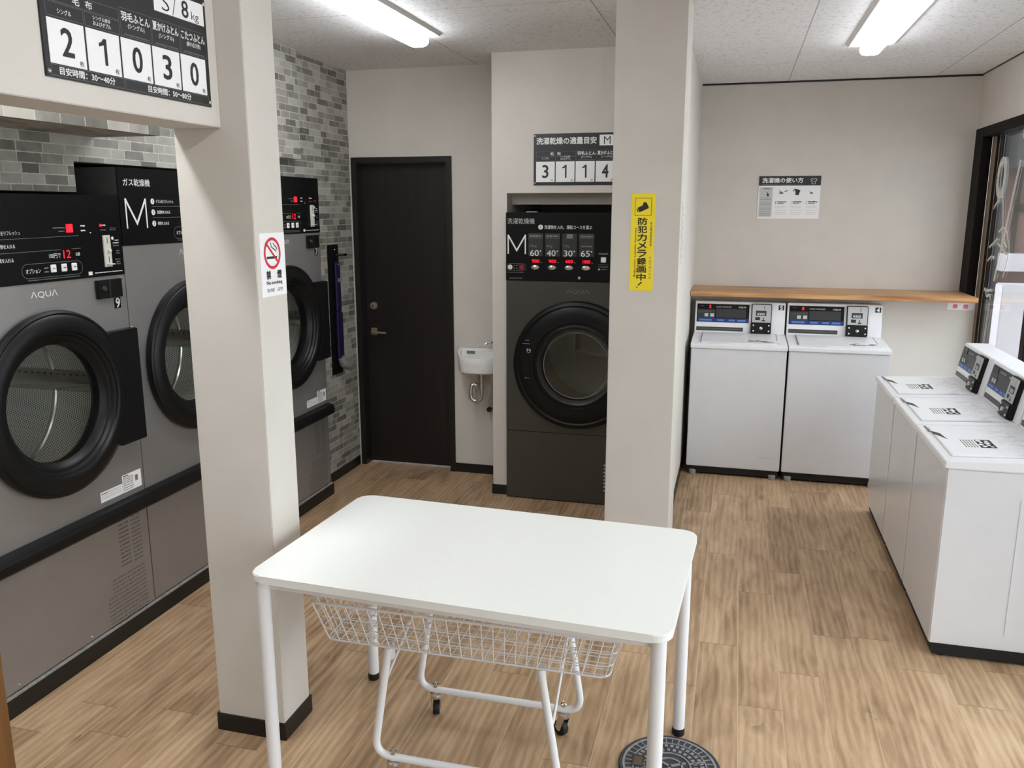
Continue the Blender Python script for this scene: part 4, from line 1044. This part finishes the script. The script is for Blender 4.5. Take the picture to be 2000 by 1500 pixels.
    b.rect(fx(0.03), fx(0.225), fz(0.53), fz(0.25), y, MT['signgrey']); b.rect(fx(0.235), fx(0.57), fz(0.51), fz(0.22), y, MT['dimprint'])
    b.text('COIN WASHER', fx(0.235), fz(0.185), fx(0.17), 0.010, y, MT['lightgrey'], 0.0); b.text('AQUA', fx(0.485), fz(0.195), fx(0.085), 0.013, y, MT['whiteink'], 0.01)
    b.scribble(fx(0.055), fx(0.10), fz(0.14), 0.004, y, MT['dimink'], 0.3); b.scribble(fx(0.05), fx(0.19), fz(0.31), 0.003, y - 0.0004, MT['dimink'], 0.6)
    b.box(fx(0.145), fx(0.190), -0.0045, -0.002, fz(0.225), fz(0.085), MT['panelblack'])
    s = str({5: '2', 4: '0'}.get(num, '0'))
    if rz == 0: b.text(s, fx(0.1675), fz(0.205), None, 0.020, -0.0050, MT['redlit'], 0.03, 'c')
    for x in (0.105, 0.17): b.box(fx(x), fx(x + 0.045), -0.006, -0.002, fz(0.49), fz(0.37), MT['lightgrey'], bev=0.0012)
    b.build('display_panel', con, smooth=False)
    b = MB(MT['gasket']); b.M = F; b.box(fx(0.02), fx(0.545), -0.002, 0.002, fz(0.94), fz(0.815), bev=0.001); b.scribble(fx(0.03), fx(0.53), fz(0.875), 0.005, -0.0026, MT['greyink'], 0.5); b.build('instruction_strip', con, smooth=False)
    # coin unit: black housing, brushed insert, lock box below
    b = MB(MT['black']); b.M = F
    x0, x1 = fx(0.630), fx(0.852)
    b.box(x0, x1, -0.020, 0.004, fz(0.655), fz(0.03), bev=0.004); b.box(x0 - 0.002, x1, -0.030, 0.004, fz(0.985), fz(0.64), bev=0.003)
    for u, v in ((0.12, 0.73), (0.88, 0.73), (0.12, 0.91), (0.88, 0.91)): b.lathe([(0, -0.036), (0.005, -0.034), (0.006, -0.030)], (x0 + (x1 - x0) * u, 0, fz(v)), 'y', 12, MT['bright'])
    b.lathe([(0.004, -0.040), (0.010, -0.039), (0.011, -0.030)], (x0 + (x1 - x0) * 0.5, 0, fz(0.82)), 'y', 16, MT['bright'])
    cu = b.build('coin_unit', con)
    b = MB(plain('brushed_coin_plate', (188, 188, 186), 0.38, 0.4, 0.05, 120) if 'brushed_coin_plate' not in bpy.data.materials else bpy.data.materials['brushed_coin_plate']); b.M = F
    b.box(x0 + 0.005, x1 - 0.005, -0.0225, -0.018, fz(0.63), fz(0.06), bev=0.001); y = -0.0231
    b.rect(x0 + 0.028, x0 + 0.095, fz(0.42), fz(0.25), y, MT['signgrey']); b.text('¥300', x0 + 0.038, fz(0.40), 0.046, 0.016, y - 0.0005, MT['whiteink'], 0.01)
    b.rect(x0 + 0.026, x0 + 0.056, fz(0.56), fz(0.46), y, MT['ink']); b.rect(x0 + 0.080, x0 + 0.083, fz(0.22), fz(0.10), y, MT['ink'])
    b.rect(x0 + 0.076, x0 + 0.081, fz(0.55), fz(0.47), y, MT['ink']); b.rect(x0 + 0.068, x0 + 0.089, fz(0.59), fz(0.55), y, MT['ink'])
    b.build('coin_plate', cu, smooth=False)
    if num in (4, 5):
        b = MB(MT['ink']); b.M = F; b.box(fx(0.925), fx(0.985), -0.0012, 0.001, fz(0.215), fz(0.055)); b.text(str(num), fx(0.955), fz(0.20), None, 0.026, -0.0018, MT['paper'], 0.04, 'c'); b.build('number_plate', con, smooth=False)
    return r


washer(5, 'white top-loading washer numbered 5, beside the right column', (0.0425, 5.368, 0), 0, 0.594, 0.866, 'washers under the oak shelf')
washer(4, 'white top-loading washer numbered 4, under the oak shelf right of number 5', (0.6370, 5.368, 0), 0, 0.594, 0.869, 'washers under the oak shelf')
for k, lb in ((0, 'white top-loading washer by the window, nearest the camera in its row'), (1, 'white top-loading washer by the window, in the middle of its row of three'), (2, 'white top-loading washer by the window, farthest of its row, near the low wall')):
    washer(1 + k, lb, (0.790, 3.272 + 0.2785 + 0.557 * k, 0), -PI / 2, 0.557, 0.790, 'washers along the window')

# ------------------------------------------------------------------ table
TX, TY, TR = -0.674, 2.236, math.radians(-2.6)
r = thing('work_table', 'white laminate folding table with four round legs in the foreground', 'table', (TX, TY, 0), TR)
TW, TD = 0.588, 0.352


def rrect(w_, d_, rad, n=8):
    P = []
    for cx, cy, a0 in ((w_ - rad, d_ - rad, 0), (-w_ + rad, d_ - rad, PI / 2), (-w_ + rad, -d_ + rad, PI), (w_ - rad, -d_ + rad, 1.5 * PI)):
        for k in range(n + 1):
            a = a0 + PI / 2 * k / n; P.append((cx + rad * math.cos(a), cy + rad * math.sin(a)))
    return P


b = MB(MT['tabletop']); b.prism(rrect(TW, TD, 0.045), 'z', 0.680, 0.702, bev=0.0025); b.build('tabletop', r)
b = MB(MT['tablemetal'])
for yy in (-TD + 0.035, TD - 0.060): b.box(-TW + 0.05, TW - 0.05, yy, yy + 0.025, 0.650, 0.680)
for xx in (-TW + 0.03, TW - 0.055): b.box(xx, xx + 0.025, -TD + 0.05, TD - 0.05, 0.650, 0.680)
b.build('under_frame', r, smooth=False)
for sx in (-1, 1):
    for sy in (-1, 1):
        b = MB(MT['tablemetal']); x, yy = sx * (TW - 0.032), sy * (TD - 0.032)
        b.tube([(x, yy, 0.022), (x, yy, 0.680)], 0.0195, 20); lg = b.build('leg', r)
        b = MB(MT['rubber']); b.lathe([(0.019, 0), (0.021, 0.004), (0.021, 0.024), (0.0197, 0.026)], (x, yy, 0), 'z', 20); b.build('foot_cap', lg)

# ------------------------------------------------------------------ wire basket cart under the table
CX, CY = -0.690, 2.236
r = thing('basket_cart', 'white wire laundry basket cart on casters under the table', 'laundry cart', (CX, CY, 0))
RX, RY, BX, BY, RZ, BZ = 0.452, 0.228, 0.418, 0.196, 0.590, 0.462


def rr3(w_, d_, z, rad=0.03): return [(p[0], p[1], z) for p in rrect(w_, d_, rad, 5)]


b = MB(MT['tablemetal'])
b.tube(rr3(RX, RY, RZ), 0.0045, 8, closed=True); b.tube(rr3(BX, BY, BZ), 0.003, 6, closed=True)
for f in (0.36, 0.70):
    b.tube(rr3(RX + (BX - RX) * f, RY + (BY - RY) * f, RZ + (BZ - RZ) * f), 0.0018, 6, closed=True)
nx = 26
for i in range(nx + 1):
    u = -1 + 2 * i / nx; xr, xb = u * (RX - 0.012), u * (BX - 0.012)
    b.tube([(xr, -RY, RZ), (xb, -BY, BZ), (xb, BY, BZ), (xr, RY, RZ)], 0.0018, 6)
ny = 12
for i in range(ny + 1):
    u = -1 + 2 * i / ny; yr, yb = u * (RY - 0.012), u * (BY - 0.012)
    b.tube([(-RX, yr, RZ), (-BX, yb, BZ), (BX, yb, BZ), (RX, yr, RZ)], 0.0018, 6)
b.build('wire_basket', r)
for s, name in ((-1, 'front'), (1, 'back')):
    yy = s * 0.185; bw, tw, zb = 0.283, 0.226, 0.098
    path = []
    top = BZ - 0.006
    P0, P1 = Vector((-tw, yy, top)), Vector((-bw, yy, zb))
    path.append(tuple(P0))
    rad = 0.06; d1 = (P1 - P0).normalized(); a = P1 - d1 * rad; c = P1 + Vector((rad, 0, 0))
    for k in range(9):
        tt = k / 8; path.append(tuple(a * (1 - tt) ** 2 + P1 * 2 * tt * (1 - tt) + c * tt ** 2))
    path += [(-p[0], p[1], p[2]) for p in path[::-1]]
    b = MB(MT['tablemetal']); b.tube(path, 0.0115, 14)
    b.box(-tw - 0.012, -tw + 0.012, min(yy, yy - s * 0.02), max(yy, yy - s * 0.02), BZ - 0.045, BZ, MT['tablemetal']); b.box(tw - 0.012, tw + 0.012, min(yy, yy - s * 0.02), max(yy, yy - s * 0.02), BZ - 0.045, BZ, MT['tablemetal'])
    fr = b.build('leg_frame', r)
    for sx in (-1, 1):
        x = sx * 0.222
        b = MB(MT['chrome'])
        b.lathe([(0.010, 0.069), (0.019, 0.071), (0.021, 0.078), (0.019, 0.085), (0.008, 0.088), (0.006, 0.110), (0.010, 0.111), (0.010, 0.118), (0.005, 0.120), (0.005, 0.128), (0.0001, 0.130)], (x, yy, 0), 'z', 18)
        ang = 0.3 if sx < 0 else 1.0
        b.M = Matrix.Translation((x, yy, 0)) @ Matrix.Rotation(ang, 4, 'Z')
        for k in (-1, 1): b.prism([(-0.014, 0.072), (0.012, 0.072), (0.024, 0.030), (0.012, 0.020), (0.002, 0.024)], 'x', k * 0.0150 - 0.0012, k * 0.0150 + 0.0012)
        cs = b.build('caster', r)
        b = MB(MT['rubber']); b.M = Matrix.Translation((x, yy, 0)) @ Matrix.Rotation(ang, 4, 'Z')
        b.lathe([(0.006, -0.010), (0.0235, -0.011), (0.026, -0.007), (0.026, 0.007), (0.0235, 0.011), (0.006, 0.010)], (0, 0.012, 0.0262), 'x', 28)
        b.build('wheel', cs)
for sx in (-1, 1):
    b = MB(MT['tablemetal']); b.tube([(sx * 0.262, -0.182, 0.290), (sx * 0.250, 0.14, BZ - 0.002)], 0.0042, 8); b.build('brace_rod', r)

# ------------------------------------------------------------------ floor drain cover
r = thing('manhole_cover', 'round dark iron manhole cover on the floor by the table leg', 'manhole cover', (-0.118, 2.345, 0))
R = 0.157
b = MB(MT['irondark']); b.lathe([(R, 0.0005), (R, 0.006), (R - 0.004, 0.009), (R - 0.010, 0.008), (0.0001, 0.0055)], (0, 0, 0), 'z', 72, cap=False)
for r0, r1 in ((0.138, 0.145), (0.112, 0.116), (0.062, 0.067)):
    b.lathe([(r0, 0.006), (r0, 0.0092), (r1, 0.0092), (r1, 0.006)], (0, 0, 0), 'z', 64, MT['iron'], cap=False)


def block(rad, ang, dr_, dt, mat='iron'):
    m = b.M; b.M = Matrix.Rotation(ang, 4, 'Z') @ Matrix.Translation((rad, 0, 0))
    b.box(-dr_ / 2, dr_ / 2, -dt / 2, dt / 2, 0.0055, 0.0090, MT[mat]); b.M = m


for k in range(40):
    block(0.127, 2 * PI * k / 40, 0.020, 0.0035)
for k in range(36):
    block(0.101, 2 * PI * k / 36, 0.012, 0.010)
for k in range(28):
    block(0.081, 2 * PI * (k + 0.5) / 28, 0.012, 0.009)
for a in (0.4, 0.4 + PI / 2, 0.4 + PI, 0.4 + 1.5 * PI): block(0.091, a, 0.046, 0.008)
for k in range(3): block(0.030, k * 2 * PI / 3 + 0.5, 0.050, 0.008)
b.lathe([(0.036, 0.006), (0.036, 0.009), (0.042, 0.009), (0.042, 0.006)], (0, 0, 0), 'z', 40, MT['iron'], cap=False)
b.build('cover', r)
b = MB(MT['shelf']); b.box(-0.110, -0.082, -0.022, 0.024, 0.0062, 0.0096, plain('brown_lift_hole', (96, 78, 62), 0.8, noise=0.2)); b.frame(0, 0, 0, 0, 0) if False else None
for q_ in ((-0.115, -0.110, -0.026, 0.028), (-0.082, -0.078, -0.026, 0.028), (-0.110, -0.082, -0.026, -0.022), (-0.110, -0.082, 0.024, 0.028)): b.box(*q_, 0.0060, 0.0105, MT['irondark'])
b.build('lift_hole', r, smooth=False)

# ------------------------------------------------------------------ wash basin on the alcove wall
r = thing('wash_basin', 'small white wall-hung wash basin between dark door and corner', 'sink', (-1.525, YD, 0))
SW, SD = 0.152, 0.190


def dshape(w_, d_, z, n=20):
    P = [(-w_, 0.0, z)]
    for k in range(n + 1):
        a = PI + PI * k / n; ca, sa = math.cos(a), math.sin(a); e = 0.8
        P.append((w_ * math.copysign(abs(ca) ** e, ca), -0.02 - (d_ - 0.02) * abs(sa) ** e if True else 0, z))
    P.append((w_, 0.0, z))
    return P


b = MB(MT['porcelain'])
rings = [dshape(SW * 0.86, SD * 0.90, 0.695), dshape(SW * 0.93, SD * 0.96, 0.703), dshape(SW * 0.985, SD * 0.99, 0.78), dshape(SW, SD, 0.828), dshape(SW * 0.985, SD * 0.985, 0.836), dshape(SW * 0.90, SD * 0.90, 0.834)]
inn = []
for s, z in ((0.88, 0.826), (0.85, 0.78), (0.78, 0.735), (0.5, 0.722), (0.1, 0.720)):
    inn.append([(p[0] * s / 0.9 * 0.9, -0.035 + (p[1] + 0.035) * s if p[1] < -0.001 else -0.035 * 1.0, z) for p in dshape(SW, SD, z)])
b.rings([[(p[0], p[1], p[2] + (p[1] * 0.20 if p[2] > 0.77 else 0)) for p in rg] for rg in rings + inn], cap=True)
b.build('basin', r)
b = MB(MT['lightgrey']); b.M = Matrix.Translation((-0.10, -0.0365, 0.80)); b.box(0, 0.055, -0.001, 0.0, 0, 0.02, MT['greyink']); b.build('sticker', r, smooth=False)
b = MB(MT['chrome']); b.tube([(0.105, -0.030, 0.832), (0.105, -0.030, 0.868), (0.098, -0.032, 0.878), (0.040, -0.060, 0.878), (0.030, -0.066, 0.868)], 0.009, 12); b.lathe([(0.018, 0.832), (0.016, 0.842), (0.010, 0.844)], (0.105, -0.030, 0), 'z', 16); b.build('faucet', r)
b = MB(MT['chrome'])
pts = [(0.012, -0.085, 0.690), (0.012, -0.085, 0.56)]
for k in range(9):
    a = PI * k / 8; pts.append((-0.024 + 0.036 * math.cos(a), -0.085, 0.540 - 0.036 * math.sin(a)))
pts += [(-0.060, -0.085, 0.575)]
for k in range(1, 7):
    a = PI * k / 6 * 0.9; pts.append((-0.040 - 0.020 * math.cos(a), -0.085 + 0.02 * k / 6, 0.590 + 0.022 * math.sin(a)))
pts += [(-0.020, -0.05, 0.582), (-0.020, -0.002, 0.582)]
b.tube(pts, 0.0135, 12)
for z in (0.595, 0.655): b.lathe([(0.0115, -0.007), (0.016, -0.006), (0.016, 0.006), (0.0115, 0.007)], (0.012, -0.085, z), 'z', 14)
b.lathe([(0.026, -0.001), (0.024, -0.006), (0.012, -0.008)], (-0.020, 0, 0.582), 'y', 18)
b.build('drain_trap', r)
b = MB(MT['chrome']); b.tube([(0.060, -0.03, 0.70), (0.058, -0.028, 0.60), (0.052, -0.03, 0.50)], 0.007, 10); b.tube([(0.052, -0.03, 0.52), (0.052, -0.03, 0.455), (0.052, -0.001, 0.450)], 0.011, 12); b.lathe([(0.016, -0.058), (0.016, -0.03)], (0.050, 0, 0.447), 'y', 12, MT['rubber']); b.build('supply_valve', r)

# ------------------------------------------------------------------ outside, seen through the shop window
b = MB(MT['pavement']); b.box(1.62, 14, -8, 16, -0.15, -0.05); b.box(-8, 1.62, -12, -2.1, -0.15, -0.05); struct(b.build('ground', smooth=False), 'pale pavement outside the shop window')
r = thing('neighbour_building', 'pinkish brown building outside beyond the shop window', 'building', (2.2, 9.0, -0.05))
b = MB(MT['facade']); b.box(0.0, 4.0, 0, 2.5, 0, 4.2); b.build('wall', r, smooth=False)
b = MB(MT['slate']); b.box(-0.10, 0.20, -0.05, 0, 0, 4.2); b.box(0.20, 4.0, -0.30, 0, 2.12, 2.5); b.build('corner_panel', r, smooth=False)
b = MB(MT['whitewall']); b.box(0.20, 4.0, -0.22, 0, 1.18, 1.34); b.build('ledge', r, smooth=False)
b = MB(MT['winframe']); b.box(0.30, 2.0, -0.03, 0, 1.72, 1.80); b.box(0.30, 0.34, -0.03, 0, 1.34, 2.12); b.build('window_frame', r, smooth=False)
b = MB(MT['whitewall']); b.box(2.24, 4.6, 8.1, 8.32, -0.05, 1.06, bev=0.01); tag(b.build('low_wall', smooth=False), 'low white wall outside in front of the brown building', 'wall')
